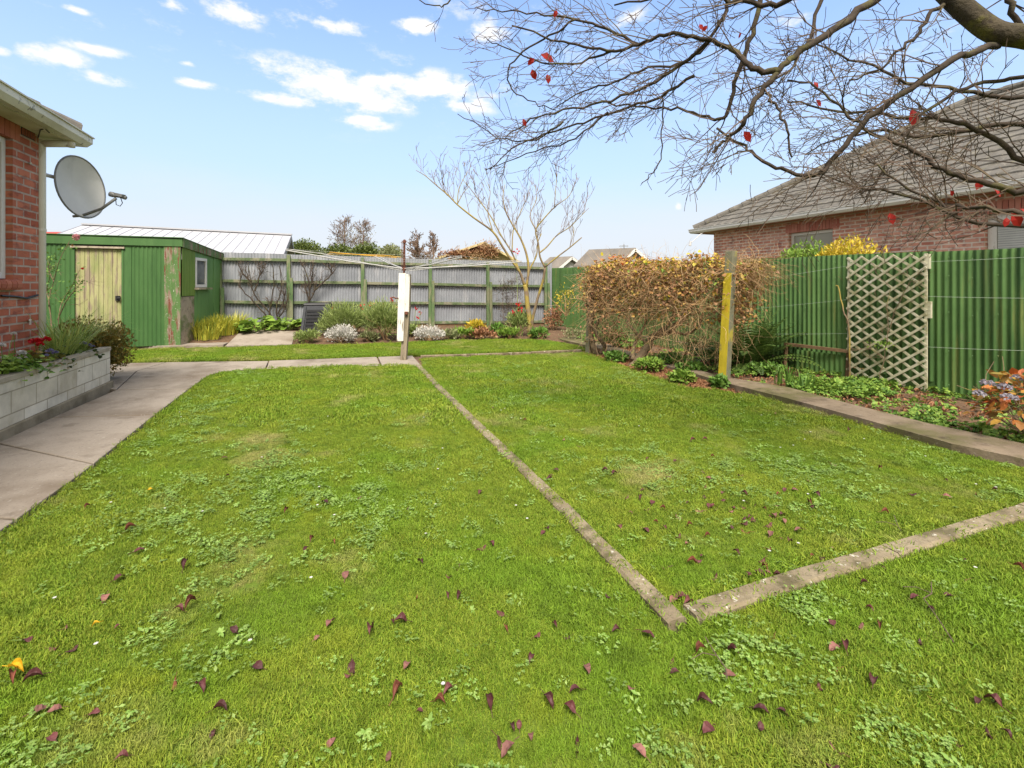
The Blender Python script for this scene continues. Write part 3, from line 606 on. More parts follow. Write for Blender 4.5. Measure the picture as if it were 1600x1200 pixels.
w_ = window(root, W2, v0+.003, v0+2.197, .93, vz1-.003, back=-.10, fr=.13)
bl_ = MB(); z = 1.1
while z < vz1-.16: W2.slab(bl_, v0+.14, v0+1.03, z, z+.036, -.118, -.124); z += .042
bl_.build('blind', M['blind'], w_)
for (x0, x1, zz) in ((u0-.09, u1+.09, uz1), (v0-.09, v0+2.3, vz1)):
    so = MB(); t = x0
    while t < x1: W2.slab(so, t+.005, t+.081, zz, zz+.22, .003, -.10); t += .086
    so.build('lintel', M['brickplainpink'], root)
cbk = MB(); q0 = P(1102, 362, 15.0); q1 = P(1088, 372, 14.9); q2 = P(1079, 380, 14.8)
cbk.tube([q0, (q0+q1)/2+Vector((0,0,.03)), q1, q2], .012, 6); cbk.tube([q2+Vector((0,0,.05)), q2-Vector((.02,0,.08))], [.03, .045], 8)
cbk.build('cable_bracket', M['galv'], root)

# ---------------------------------------------------------------- block planter
PA = G(172,607); PB = G(0,690); WP = Wall(PA, PB); pl = thing('planter_wall', 'pale concrete block planter with a grey capping beside the left house', 'planter', (PA.x, PA.y, 0)); PLANTER = pl
PL = 6.5
zc = .545
m1 = MB(); WP.slab(m1, 0, PL, .10, zc-.05, 0, -.10); 
m1.build('block_wall', M['block'], pl, uv=(WP.d.x, WP.d.y))
m1 = MB(); WP.slab(m1, 0, .10, .10, zc-.05, -.102, -.40); m1.build('end_wall', M['block'], pl, uv=(WP.d.y, -WP.d.x))
m2 = MB(); WP.slab(m2, -.015, PL, -.05, .10, .035, -.14); m2.build('footing', M['footing'], pl, bevel=.008)
m3 = MB(); t = -.004
while t < PL: WP.slab(m3, t, t+.86, zc-.05, zc, .012, -.112); t += .866
m3.build('capping', M['cap'], pl, bevel=.006)
m4 = MB(); WP.slab(m4, .10, PL, .1, zc-.08, -.103, -.46)
m4.build('planter_soil', M['soil'], pl)

# ---------------------------------------------------------------- satellite dish
dc = P(127.8, 292.5, 5.95); nrm = Vector((.9927, .0817, .0889)).normalized(); s0 = nrm.cross(Vector((0,0,1))).normalized(); s1 = s0.cross(nrm).normalized()
di = thing('satellite_dish', 'grey round satellite dish on an arm at the corner of the left house', 'satellite dish', tuple(dc))
mb = MB(); rr, kk = 10, 40; vs = []; ra, rb_ = .379, .379
for side, off in ((0, 0), (1, -.012)):
    for i in range(rr+1):
        r = i/rr
        for j in range(kk):
            an = 2*math.pi*j/kk; vs.append(dc+s0*(math.cos(an)*r*ra)+s1*(math.sin(an)*r*rb_)+nrm*(.075*r*r-.075+off))
n = (rr+1)*kk; fs = []
for i in range(rr):
    for j in range(kk):
        j2 = (j+1) % kk; fs += [(i*kk+j, i*kk+j2, (i+1)*kk+j2, (i+1)*kk+j), (n+i*kk+j, n+(i+1)*kk+j, n+(i+1)*kk+j2, n+i*kk+j2)]
mb.add(vs, fs).build('reflector', M['dish'], di, smooth=True)
rim = [dc+s0*(math.cos(2*math.pi*j/40)*ra)+s1*(math.sin(2*math.pi*j/40)*rb_)+nrm*-.004 for j in range(41)]
MB().tube(rim, .011, 6, cap=False).build('rim', M['darkgrey'], di, smooth=True)
feed = P(184, 306, 6.02); bot = dc-s1*rb_*.93-nrm*.03
mb = MB(); kn = bot+(feed-bot)*.55-Vector((0,0,.05))
mb.tube([bot-nrm*.1, bot, kn, feed-Vector((.02,0,.03))], .017, 8).build('feed_arm', M['darkgrey'], di, smooth=True)
mb = MB(); fd = (dc-feed).normalized()
mb.tube([feed+fd*.09, feed+fd*.06, feed+fd*.03, feed-fd*.02, feed-fd*.09, feed-fd*.10], [.032,.034,.028,.02,.028,.018], 12)
mb.bar(feed-Vector((.05,0,-.025)), feed+Vector((.09,-.02,-.005)), .05, .035).build('feed_head', M['darkgrey'], di)
mb = MB(); fp = feed+Vector((.03,0,-.01)); mb.tube([fp, fp+Vector((.03,0,-.08)), fp+Vector((0,0,-.12)), fp+Vector((-.05,0,-.10)), fp+Vector((-.055,0,-.04))], .005, 5).build('cable', M['black'], di)
mb = MB(); back = dc-nrm*.12; wallp = C1+gl*-.1+gd*.0; wq = Vector((wallp.x+.02, wallp.y+.01, 2.62))
mb.tube([wq, (wq+back)/2+Vector((.03,.0,.03)), back, back-Vector((0,0,.18))], .022, 8); mb.box(back-nrm*.02, (.09,.09,.16), (nrm.x, nrm.y))
mb.bar(back-Vector((0,0,.12)), bot-nrm*.05, .03, .03)
mb.build('wall_bracket', M['galv'], di)

# ---------------------------------------------------------------- garden shed
SC = Vector((-7.12, 10.3, 0)); SS = Wall(SC, (-7.54-.04, 12.4+.2)); SF = Wall(SC, SC+Vector((-.933, -.36, 0))*3.4)
sh = thing('garden_shed', 'weathered green corrugated iron shed with a peeling yellow-green door', 'shed', (SC.x, SC.y, 0))
zt0 = 2.33; zt1 = 2.13
def zt(t): return lerp(zt0, zt1, t/SS.L)
d0, d1 = SF.t(190), SF.t(117); dz = SF.z(150, 388)
MB_ = MB(); SF.corr(MB_, .30, SF.t(206), .06, 2.17, .012, amp=.008); MB_.build('front_cladding', M['shedgreen'], sh)
m = MB(); SF.corr(m, d1+.05, 3.3, .04, 2.17, .012, amp=.008); SF.slab(m, d1+.0, d1+.045, .04, 2.17, .02, -.05); m.build('front_cladding', M['shedgreen'], sh)
m = MB(); SF.slab(m, SF.t(206)+.004, d0-.045, .04, 2.17, .012, -.02); SF.slab(m, d0-.04, d0-.004, .04, dz+.03, .02, -.05); m.build('door_jamb', M['shedgreen'], sh)
m = MB(); SF.slab(m, 0.004, .296, .05, 2.17, .028, -.02); m.build('corner_board', M['peelgreen'], sh)
m = MB(); SF.slab(m, -.03, 3.3, 2.172, 2.33, .045, .0); m.build('fascia', M['peelgreen'] if False else M['shedgreen'], sh)
m = MB(); SF.slab(m, d0-.06, d1+.06, dz+.002, dz+.04, .05, -.02); m.build('door_head', M['greytimber'], sh)
m = MB(); nb = 10
for i in range(nb):
    ta = lerp(d0+.003, d1-.003, i/nb); tb = lerp(d0+.003, d1-.003, (i+1)/nb); SF.slab(m, ta+.002, tb-.002, .05, dz, -.012+.002*(i % 3), -.04)
do = m.build('door', M['doorpaint'], sh, bevel=.003)
m = MB(); hz = SF.z(187, 466); SF.slab(m, d0+.02, d0+.10, hz-.05, hz+.05, .0, .02); m.tube([SF.pt(d0+.06, hz, .02), SF.pt(d0+.06, hz, .06), SF.pt(d0+.0, hz+.01, .06)], .012, 8); m.build('door_latch', M['black'], do)
# side wall
m = MB(); s1_ = SS.t(303); SS.corr(m, .0, s1_, lambda t: SS.z(300, 462), zt, .016, amp=.008); m.build('side_cladding', M['shedlime'], sh)
wl0, wl1 = SS.t(303.5), SS.t(321.5); wz0, wz1 = SS.z(312, 449), SS.z(312, 403)
m = MB(); nbd = [0.0, .22, .34, wl0]
zb = SS.z(300, 463)
for ta, tb in zip(nbd, nbd[1:]): SS.slab(m, ta+.002, tb-.002, .04, zb, .0, -.03)
m.build('side_boards', M['greytimber'], sh)
m = MB(); ts_ = [wl0, wl0+.17, wl0+.34, wl1]
for ta, tb in zip(ts_, ts_[1:]): SS.slab(m, ta+.003, tb-.003, .04, wz0, .004, -.03)
ts_ = [wl1, wl1+.22, wl1+.42, wl1+.62, SS.L]
for ta, tb in zip(ts_, ts_[1:]):
    if tb > ta: SS.slab(m, ta+.003, tb-.003, .04, zt((ta+tb)/2)-.05, .004+.01*(ta > wl1+.3), -.03)
SS.slab(m, wl0, wl1, wz1, zt(wl0)-.06, .002, -.03); m.build('side_boards', M['shedpale'], sh)
m = MB(); fr = .07
for (ta, tb, za, zb_) in ((wl0, wl0+fr, wz0, wz1), (wl1-fr, wl1, wz0, wz1), (wl0+fr, wl1-fr, wz0, wz0+fr), (wl0+fr, wl1-fr, wz1-fr, wz1)): SS.slab(m, ta+.004, tb-.004 if tb==wl1 else tb, za+.003, zb_-.003, .03, -.02)
wi = m.build('window', M['whitepaint'], sh)
m = MB(); SS.slab(m, wl0+fr, wl1-fr, wz0+fr, wz1-fr, .005, 0.0); m.build('pane', M['glass'], wi)
m = MB(); SS.slab(m, wl0-.03, wl1+.12, wz0-.05, wz0-.006, .11, .006); m.build('window_ledge', M['greytimber'], sh)
m = MB(); tt = [SS.pt(-.05, zt0-.14, .03), SS.pt(SS.L, zt1-.14, .03)]; 
m.hull([SS.pt(-.02, zt0-.17, .05), SS.pt(SS.L, zt1-.15, .05), SS.pt(SS.L, zt1-.15, .028), SS.pt(-.02, zt0-.17, .028)], [SS.pt(-.02, zt0+.02, .05), SS.pt(SS.L, zt1+.0, .05), SS.pt(SS.L, zt1+.0, .028), SS.pt(-.02, zt0+.02, .028)])
m.build('barge_board', M['peelgreen'], sh)
m = MB(); bk = SF.pt(3.3, 0, 0); bk2 = bk+SS.d*SS.L; sb = SS.pt(SS.L, 0, 0)
m.hull([SS.pt(-.06, zt0+.022, .06), SS.pt(SS.L, zt1+.004, .06), Vector((bk2.x, bk2.y, zt1+.004)), SF.pt(3.35, zt0+.022, .05)], [SS.pt(-.06, zt0+.036, .06), SS.pt(SS.L, zt1+.018, .06), Vector((bk2.x, bk2.y, zt1+.018)), SF.pt(3.35, zt0+.036, .05)])
m.build('roof', M['shedgreen'], sh)
m = MB(); Wl = Wall(bk, bk2); m.prism([(bk.x, bk.y), (bk2.x, bk2.y), (bk2.x+.02, bk2.y), (bk.x+.02, bk.y)], 0, 2.0); m.prism([(bk2.x, bk2.y), (sb.x, sb.y), (sb.x, sb.y-.02), (bk2.x, bk2.y-.02)], 0, 2.0); m.build('rear_wall', M['shedgreen'], sh)

# ---------------------------------------------------------------- back fence (grey iron, posts and rails on our side)
bf = thing('back_fence', 'grey corrugated iron fence on mossy green posts and rails across the back of the garden', 'fence', tuple(BF.pt(0, 0)))
def bt(px): return BF.t(px)
top = lambda t: lerp(2.20, 2.04, t/BF.L); base = lambda t: lerp(.22, .06, t/BF.L)
t = 0.0; i = 0
while t < BF.L-.05:
    t2 = min(BF.L, t+.76); m = MB(); dz_ = [.0, .006, -.004, .003][i % 4]
    BF.corr(m, t, t2+.03, lambda q: base(q)+.06, lambda q, d=dz_: top(q)+d, -.03-.0035*(i % 2), amp=.0125); m.build('iron_sheet', M['zinc'], bf, smooth=False); t = t2; i += 1
tps = [0]+[bt(x) for x in (452, 567, 672, 762, 852)]
for k, tt in enumerate(tps):
    m = MB(); w_ = .055; lean = rs.uniform(-.02, .02); z1 = top(tt)-(.02 if k != 0 else .3)
    m.hull([BF.pt(tt-w_, base(tt)-.2, .10), BF.pt(tt+w_, base(tt)-.2, .10), BF.pt(tt+w_, base(tt)-.2, .0), BF.pt(tt-w_, base(tt)-.2, .0)][::-1], [BF.pt(tt-w_*.8+lean-.02, z1, .085), BF.pt(tt+w_*.8+lean-.02, z1, .085), BF.pt(tt+w_*.8+lean-.02, z1, .0), BF.pt(tt-w_*.8+lean-.02, z1, .0)][::-1])
    m.hull([BF.pt(tt+w_-.03, base(tt)-.1, .16), BF.pt(tt+w_+.06, base(tt)-.1, .16), BF.pt(tt+w_+.06, base(tt)-.1, .102), BF.pt(tt+w_-.03, base(tt)-.1, .102)][::-1], [BF.pt(tt+w_-.03, z1-.62, .15), BF.pt(tt+w_+.05, z1-.62, .15), BF.pt(tt+w_+.05, z1-.62, .102), BF.pt(tt+w_-.03, z1-.62, .102)][::-1])
    m.build('post', M['postgreen'], bf, bevel=.005)
hs = (.915, .625, .345, .065)
for k in range(len(tps)-1):
    for h in hs:
        m = MB(); ta, tb = tps[k]+.05, tps[k+1]-.05; za, zb_ = lerp(base(ta), top(ta), h), lerp(base(tb), top(tb), h); e = rs.uniform(-.012, .012)
        m.bar(BF.pt(ta, za+e, .025), BF.pt(tb, zb_-e, .025), .06, .075, (0,0,1)); m.build('rail', M['railgreen'], bf, bevel=.004)
m = MB(); ps_ = []
m.hull([BF.pt(0, -.1, .03), BF.pt(BF.L, -.1, .03), BF.pt(BF.L, -.1, .0), BF.pt(0, -.1, .0)][::-1], [BF.pt(0, base(0)+.075, .03), BF.pt(BF.L, base(BF.L)+.075, .03), BF.pt(BF.L, base(BF.L)+.075, .0), BF.pt(0, base(0)+.075, .0)][::-1]); m.build('gravel_board', M['brownwood'], bf)

# ---------------------------------------------------------------- green side fence
rf = thing('side_fence', 'green corrugated iron fence with strung wires along the right side of the garden', 'fence', tuple(RF.pt(0, 0)))
RL = 17.5; rtop = lambda t: lerp(1.88, 1.776, min(1.3, t/RF.L))
t = 0.0; i = 0; LB = RF.t(1500)
rgf = random.Random(8)
while t < RL:
    t2 = t+.762; m = MB(); d = rgf.uniform(-.008, .008); zb_ = rgf.choice([.0, .0, .12, .16])
    RF.corr(m, t, t2+.03, zb_, lambda q, d=d: rtop(q)+d, -.02-.004*(i % 2), amp=.011, res=12 if t > 4 else 8); m.build('iron_sheet', M['fencegreen'], rf, smooth=False)
    t = t2; i += 1
m = MB(); RF.slab(m, 0, RL, -.06, .14, -.03, -.05); m.build('base_board', M['fencegreen'], rf)
# nail heads
m = MB(); t = .04
while t < RL:
    for h in (.10, .52, 1.0, 1.45, 1.68):
        q = RF.pt(t, h+.02*math.sin(t*9), -.008); m.tube([q, q+RF.n*.006], [.009, .005], 6)
    t += .228
m.build('nail_heads', M['fencegreen'], rf)['kind'] = 'stuff'
def wire(pa, pb, nm='wire', sag=.0):
    m = MB(); m.tube([lerp(pa, pb, k/10)-Vector((0,0,sag*math.sin(math.pi*k/10))) for k in range(11)], .0022, 4); m.build(nm, M['wire'], rf)
LT0, LT1 = RF.t(1323, .06), RF.t(1447, .06)
for (xa, ya, xb, yb) in ((1178,438,1322,416),(1170,483,1326,468),(1205,522,1326,521),(1450,409,1600,402),(1447,463,1600,466),(1447,542,1600,548),(880,430,905,428),(880,448,903,450)):
    wire(RF.p(xa, ya, .03), RF.p(xb, yb, .03), sag=.004)
# low boarded panel leaning under the wires
lp = thing('timber_frame', 'low mossy frame of brown timber around a green iron panel, left of the trellis', 'frame', tuple(RF.pt(RF.t(1226), 0, .2)))
fa, fb = RF.t(1229, .14), RF.t(1325, .06)
fz = .66
q0 = RF.pt(fa, 0, .20); q1 = RF.pt(fa, RF.z(1229, 538, .16), .14); e0 = RF.pt(fb, RF.z(1326, 549, .05), .05)
m = MB(); m.bar(q0, q1, .045, .045, (1,0,0)); m.build('post', M['brownwood'], lp); m = MB(); m.bar(q1+Vector((0,0,.0))-(e0-q1).normalized()*.03, e0, .04, .045); m.build('rail', M['brownwood'], lp)
m = MB(); m.bar(RF.pt(fb-.02, 0, .05), e0-Vector((0,0,.03)), .045, .03, (1,0,0)); m.build('post', M['brownwood'], lp)
m = MB(); RF.corr(m, fa+.06, fb-.06, -.02, lambda t: e0.z-.07, .03, pitch=.076, amp=.007); m.build('iron_panel', M['fencegreen'], lp)

# ---------------------------------------------------------------- lattice trellis
la = thing('lattice_trellis', 'weathered white diamond lattice trellis standing against the green fence', 'trellis', tuple(RF.pt(LT0, 0, .05)))
Lw = LT1-LT0; LH0, LH1 = .02, RF.z(1385, 399, .05); 
sp_ = .118; rgl = random.Random(3)
for sgn, off, nm in ((1, .062, 'diagonal_slats'), (-1, .048, 'diagonal_slats')):
    m = MB(); dd = Vector((.80, sgn*.60)); wd = .029; k = -40
    step = sp_/abs(.80)
    c = -3.0
    while c < 3.0:
        # line through (0, LH0 + c) in direction dd, clipped to the rectangle
        pts = []
        x0, z0 = 0.0, LH0+c; x1, z1 = Lw, LH0+c+dd.y/dd.x*Lw
        ta, tb = 0.0, 1.0
        for lim, s in ((LH0, 1), (LH1, -1)):
            f0 = s*(z0-lim); f1 = s*(z1-lim)
            if f0 < 0 and f1 < 0: ta, tb = 1, 0; break
            if f0 < 0: ta = max(ta, f0/(f0-f1))
            if f1 < 0: tb = min(tb, f0/(f0-f1))
        if tb-ta > .02:
            A = RF.pt(LT0+lerp(x0, x1, ta), lerp(z0, z1, ta), off+rgl.uniform(-.002, .002)); B = RF.pt(LT0+lerp(x0, x1, tb), lerp(z0, z1, tb), off+rgl.uniform(-.002, .002))
            m.bar(A, B, wd if False else .010, wd, (0,0,1))
        c += step
    m.build(nm, M['lattice'], la)
for (tt, z0, z1, w_) in ((LT0+.015, 0, LH1, .03), (LT1-.012, 0, LH1, .028)):
    m = MB(); RF.slab(m, tt-w_/2, tt+w_/2, z0, z1, .046, .024); m.build('upright', M['lattice'], la)
for px, y0, y1 in ((1448, 397, 420), (1450, 471, 497)):
    m = MB(); tt = RF.t(px, .04); RF.slab(m, tt-.03, tt+.03, RF.z(px, y1, .04), RF.z(px, y0, .04), .044, .004); m.build('batten', M['lattice'], la)

# ---------------------------------------------------------------- clothesline
CLB = G(631, 563); cl = thing('clothesline', 'old rotary clothesline with a white boxed post and rusty winding shaft', 'clothesline', tuple(CLB)); cx, cy = CLB.x, CLB.y; s_ = F/cy
axp = Vector((.94, -.34, 0))
m = MB(); c0 = Vector((cx, cy, 0)); zz = EYE+(HY-428)/s_
m.hull([c0+Vector((-.06,-.05,0)), c0+Vector((.045,-.055,0)), c0+Vector((.05,.05,0)), c0+Vector((-.055,.05,0))], [c0+Vector((.02,-.05,.98)), c0+Vector((.12,-.055,.98)), c0+Vector((.12,.05,.98)), c0+Vector((.02,.05,.98))])
m.build('post', M['greypost'], cl, bevel=.006)
def zc_(y): return EYE+(HY-y)/s_
def cpx(px, py, dy=0): return P(px, py, cy+dy)
m = MB()
def board(q, th=.03, dvec=Vector((0, 1, 0))):   # q: four corners facing us
    m.hull([p+dvec*th for p in q][::-1] if False else [p+dvec*th for p in q], q)
board([cpx(620,533,-.085), cpx(630,533,-.10), cpx(634,427,-.10), cpx(623,427,-.085)])
m.build('box_board', M['oldwhite'], cl, bevel=.003)
m = MB(); board([cpx(631,488,-.098), cpx(638.5,488,-.07), cpx(640.5,429,-.07), cpx(634.4,428,-.098)])
m.build('box_board', M['oldwhite'], cl, bevel=.003)
m = MB(); board([cpx(633,428.5,-.066), cpx(641,428.5,-.066), cpx(640,560,-.055) if False else cpx(640,480,-.06), cpx(632,480,-.06)], .09); m.build('post_head', M['greypost'], cl)
m = MB(); m.box(cpx(635, 489, -.085), (.05, .04, .05)); m.build('coupling', M['rust'], cl)
m = MB(); hub = cpx(631.5, 420); topq = cpx(632, 376)
m.tube([cpx(631,432), hub, topq], [.017, .017, .017], 10); m.tube([hub-Vector((0,0,.03)), hub+Vector((0,0,.03))], .035, 12); m.tube([topq-Vector((0,0,.04)), topq, topq+Vector((0,0,.02))], [.03,.028,.014], 10)
k = 0
while k < 16: z_ = lerp(hub.z+.05, topq.z-.08, k/15); m.tube([Vector((hub.x, hub.y, z_)), Vector((hub.x, hub.y, z_+.012))], .024, 10); k += 1
m.bar(topq+Vector((-.05,0,-.01)), topq+Vector((.05,0,-.01)), .012, .012)
m.tube([hub+Vector((-.04,0,0)), topq+Vector((-.045,0,-.02))], .006, 5)
m.build('winding_shaft', M['rust'], cl)
m = MB(); h0 = cpx(622, 466, -.09); m.tube([h0, h0-Vector((.03,.05,0)), h0-Vector((.07,.06,-.02)), h0-Vector((.10,.06,-.015))], .012, 8); m.tube([h0-Vector((.10,.06,-.015)), h0-Vector((.105,.06,.05))], .012, 8); m.build('crank_handle', M['rust'], cl)
tips = [P(447,391,7.45), P(584,400,10.2), P(815,409,9.95), P(721,402,7.05)]
for tq in tips:
    m = MB(); m.tube([hub, hub+(tq-hub)*.5-Vector((0,0,.02)), tq], .0105, 8); m.tube([hub+Vector((0,0,-.04))+(tq-hub)*.04, hub+(tq-hub)*.72+Vector((0,0,.035)) , tq+Vector((0,0,.02))], .006, 6)
    m.build('arm', M['galv'], cl)
m = MB()
for f in (1.0, .86, .72, .58):
    pts = [hub+(q-hub)*f+Vector((0,0,.02)) for q in tips]
    for a_, b_ in zip(pts, pts[1:]+pts[:1]): m.tube([a_, (a_+b_)/2-Vector((0,0,.03)), b_], .0014, 4)
m.build('line_wire', M['galv'], cl)
m = MB(); m.tube([P(515,394,8.7), P(560,398,9.2), P(600,399,9.2), P(626,402,8.8)], .008, 5); m.tube([P(512,397,8.5), P(548,397,8.9), P(620,403,9.1)], .006, 5); m.build('cord', M['orange'], cl)

# ---------------------------------------------------------------- compost bin
q = BP(488, 519); cbin = thing('compost_bin', 'black plastic compost bin with a ribbed hatch below the back fence', 'compost bin', tuple(q)); sx = F/q.y
w0, w1 = 24/sx, 18.5/sx; hh = 44/sx; D = Vector((.96,.28,0)); Nn = Vector((.28,-.96,0)); q = q+Vector((.02,.3,-.03))
def ring(w, z): return [q+D*(w*i)+Nn*(w*j)+Vector((0,0,z)) for i, j in ((-1,1),(1,1),(1,-1),(-1,-1))]
m = MB(); m.hull(ring(w0, 0), ring(w1, hh)); m.build('body', M['bin'], cbin, bevel=.02)
m = MB(); m.hull(ring(w1*1.07, hh), ring(w1*1.0, hh+.05)); m.build('lid', M['black'], cbin, bevel=.012)
m = MB()
for k in range(6):
    z0 = .12+k*(hh-.2)/6; z1 = z0+(hh-.2)/6*.62; f = lambda z: lerp(w0, w1, z/hh)
    a_ = [q+Nn*(f(z)+.004)+D*(f(z)*.72*i)+Vector((0,0,z)) for z, i in ((z0,-1),(z0,1),(z1,1),(z1,-1))]; m.hull(a_[::1], [p+Nn*.018 for p in a_])
m.build('hatch', M['black'], cbin)
for sgn in (-1, 1):
    m = MB(); m.bar(q+Nn*(w0+.01)+D*(w0*.86*sgn)+Vector((0,0,.02)), q+Nn*(w1+.01)+D*(w1*.86*sgn)+Vector((0,0,hh-.03)), .05, .03, (0,1,0)); m.build('corner_rib', M['bin'], cbin)

# ---------------------------------------------------------------- buildings beyond the fences
R0 = P(455, 369, 19.0); wl = -gl; Lr = 6.6; pd = -gd
bh = thing('outbuilding', 'long low building with a white ribbed metal roof behind the shed and grey fence', 'building', (R0.x, R0.y, 0))
A = R0; B = R0+wl*Lr+Vector((0,0,.12)); dn = -.95; rn = 3.3
m = MB()
m.hull([A, B, B+pd*rn+Vector((0,0,dn)), A+pd*rn+Vector((0,0,dn))], [v+Vector((0,0,.03)) for v in (A, B, B+pd*rn+Vector((0,0,dn)), A+pd*rn+Vector((0,0,dn)))])
m.hull([A, A-pd*rn+Vector((0,0,dn)), B-pd*rn+Vector((0,0,dn)), B], [v+Vector((0,0,.03)) for v in (A, A-pd*rn+Vector((0,0,dn)), B-pd*rn+Vector((0,0,dn)), B)])
ro = m.build('roof', M['whiteroof'], bh)
m = MB(); n = 22
for i in range(n+1):
    p_ = A+(B-A)*(i/n); m.bar(p_+Vector((0,0,.036)), p_+pd*rn+Vector((0,0,dn+.036)), .02, .014)
m.build('ribs', M['roofrib'], ro)
m = MB(); m.bar(A+Vector((0,0,.06))-wl*.03, B+Vector((0,0,.06)), .24, .05); m.build('ridge_flashing', M['whiteroof'], ro)
m = MB(); an = A-wl*.02; m.hull([an+pd*rn+Vector((0,0,dn-.16)), an+Vector((0,0,-.16)), an+wl*.03+Vector((0,0,-.16)), an+wl*.03+pd*rn+Vector((0,0,dn-.16))], [an+pd*rn+Vector((0,0,dn)), an, an+wl*.03, an+wl*.03+pd*rn+Vector((0,0,dn))])
m.hull([an-pd*rn+Vector((0,0,dn-.16)), an+Vector((0,0,-.16)), an+wl*.03+Vector((0,0,-.16)), an+wl*.03-pd*rn+Vector((0,0,dn-.16))], [an-pd*rn+Vector((0,0,dn)), an, an+wl*.03, an+wl*.03-pd*rn+Vector((0,0,dn))])
m.build('barge_board', M['darkgrey'], bh)
m = MB(); e = .25; c4 = [A+wl*e+pd*(rn-e), B-wl*e+pd*(rn-e), B-wl*e-pd*(rn-e), A+wl*e-pd*(rn-e)]
if (c4[1]-c4[0]).cross(c4[2]-c4[1]).z < 0: c4.reverse()
m.prism([p.xy for p in c4], 0, A.z+dn+.02)
gA = A+wl*e; m.add([gA+pd*(rn-e)+Vector((0,0,dn)), gA-pd*(rn-e)+Vector((0,0,dn)), gA-Vector((0,0,.05))], [(0,1,2)]); m.build('wall', M['farwall'], bh)
# sliver of a red roof further left
q = P(86, 362, 24); rr_ = thing('shed', 'small red roofed shed far behind the left end of the green shed', 'shed', (q.x, q.y, 0))
m = MB(); m.prism([(q.x-2, q.y), (q.x+.6, q.y), (q.x+.6, q.y+2), (q.x-2, q.y+2)], 0, q.z-.5); m.build('wall', M['farwall'], rr_)
m = MB(); m.add([(q.x-2.2, q.y-.2, q.z-.5), (q.x+.8, q.y-.2, q.z-.5), (q.x+.8, q.y+1, q.z+.1), (q.x-2.2, q.y+1, q.z+.1), (q.x+.8, q.y+2.2, q.z-.5), (q.x-2.2, q.y+2.2, q.z-.5)], [(0,1,2,3), (3,2,4,5), (1,4,2), (0,3,5)]); m.build('roof', M['redroof'], rr_)
def gable(name, label, px0, pyl, pxp, pyp, px1, pyr, Y, depth, wallm, roofm, cat='building', dirv=(0, 1), ov=.25, trim=None):
    l = P(px0, pyl, Y); p = P(pxp, pyp, Y); r = P(px1, pyr, Y); t = thing(name, label, cat, (p.x, p.y, 0)); dv = Vector((dirv[0], dirv[1], 0)).normalized()
    zl = (l.z+r.z)/2; hw = (r.x-l.x)/2; m = MB(); b0 = [Vector((l.x+ov, Y, 0)), Vector((r.x-ov, Y, 0)), Vector((r.x-ov, Y, l.z-.05)), Vector((p.x, Y, p.z-.07)), Vector((l.x+ov, Y, l.z-.05))]
    m.add(b0+[v+dv*depth for v in b0], [(0,1,2,3,4), (9,8,7,6,5), (0,4,9,5), (1,6,7,2)]); m.build('wall', wallm, t)
    f = Vector((0, -.3, 0)); m = MB(); up = Vector((0,0,.10))
    for e_ in (l, r):
        q4 = [e_+f, p+f, p+dv*depth, e_+dv*depth]; m.hull(q4, [v+up for v in q4])
    m.build('roof', roofm, t)
    if trim:
        m = MB()
        for e_ in (l, r): m.bar(e_+f*1.1-Vector((0,0,.02)), p+f*1.1-Vector((0,0,.02)), .05, .16)
        m.build('barge_board', trim, t)
    return t
VG = gable('outbuilding', 'cream boarded gable of a neighbouring garage overgrown with brown creeper', 688, 405, 757, 382, 812, 412, 21, 8, M['cladding'], M['cladding'], dirv=(-.3, 1))
gable('house', 'distant grey tiled house just left of the white gabled one', 868, 424, 893, 403, 912, 416, 33, 1.6, M['farwall'], M['greyroof'], dirv=(-.9, .45), trim=M['farwall'])
gable('house', 'distant house with grey roof and white gable above the grapevine', 966, 416, 991, 390, 1016, 412, 31, 3.0, M['farwall'], M['greyroof'], dirv=(-.92, .42), trim=M['whitepaint'])
q = P(975, 391, 34); an = thing('aerial', 'thin television aerial above the distant grey roof', 'aerial', (q.x, q.y, 4.5)); m = MB(); m.tube([Vector((q.x, q.y, 3.4)), q+Vector((0,0,.4))], .03, 5); m.build('mast', M['darkgrey'], an)
m = MB(); m.tube([q+Vector((-.3,0,.3)), q+Vector((.3,0,.3))], .025, 5); m.build('crossbar', M['darkgrey'], an)
# ---------------------------------------------------------------- vegetation helpers
rng = np.random.default_rng(11)
def unit(a): return a/np.maximum(np.linalg.norm(a, axis=-1, keepdims=True), 1e-6)
def foliage(mb, centre, rad, n, size, clumps=14, out=.7, ratio=.5, up=.3, r=None, fold=.2, spread=.34, six=False, flat=0, full=False):
    """leaves gathered in clumps over an ellipsoid"""
    r = r or rng; c = np.array(centre, float); rad = np.array(rad, float)
    cc = unit(r.normal(size=(clumps, 3)))*r.uniform(.45, .95, (clumps, 1)); cc[:, 2] = cc[:, 2] if full else np.abs(cc[:, 2])*.9-.15*(1-flat)
    k = r.integers(0, clumps, n); p = cc[k]+r.normal(size=(n, 3))*spread*r.uniform(.5, 1.2, (n, 1))
    p = p*np.minimum(1, 1.12/np.maximum(np.linalg.norm(p, axis=1, keepdims=True), 1e-6))
    d = unit(unit(p)*out+r.normal(size=(n, 3))*.6+np.array([0, 0, up])); u = unit(r.normal(size=(n, 3))*.6+np.array([0, 0, 1.0]))
    L = size*r.uniform(.6, 1.3, n); q = c+p*rad; q[:, 2] = np.maximum(q[:, 2], c[2]-rad[2]*.98)
    return mb.leaves(q, d, u, L, L*ratio, fold, six)
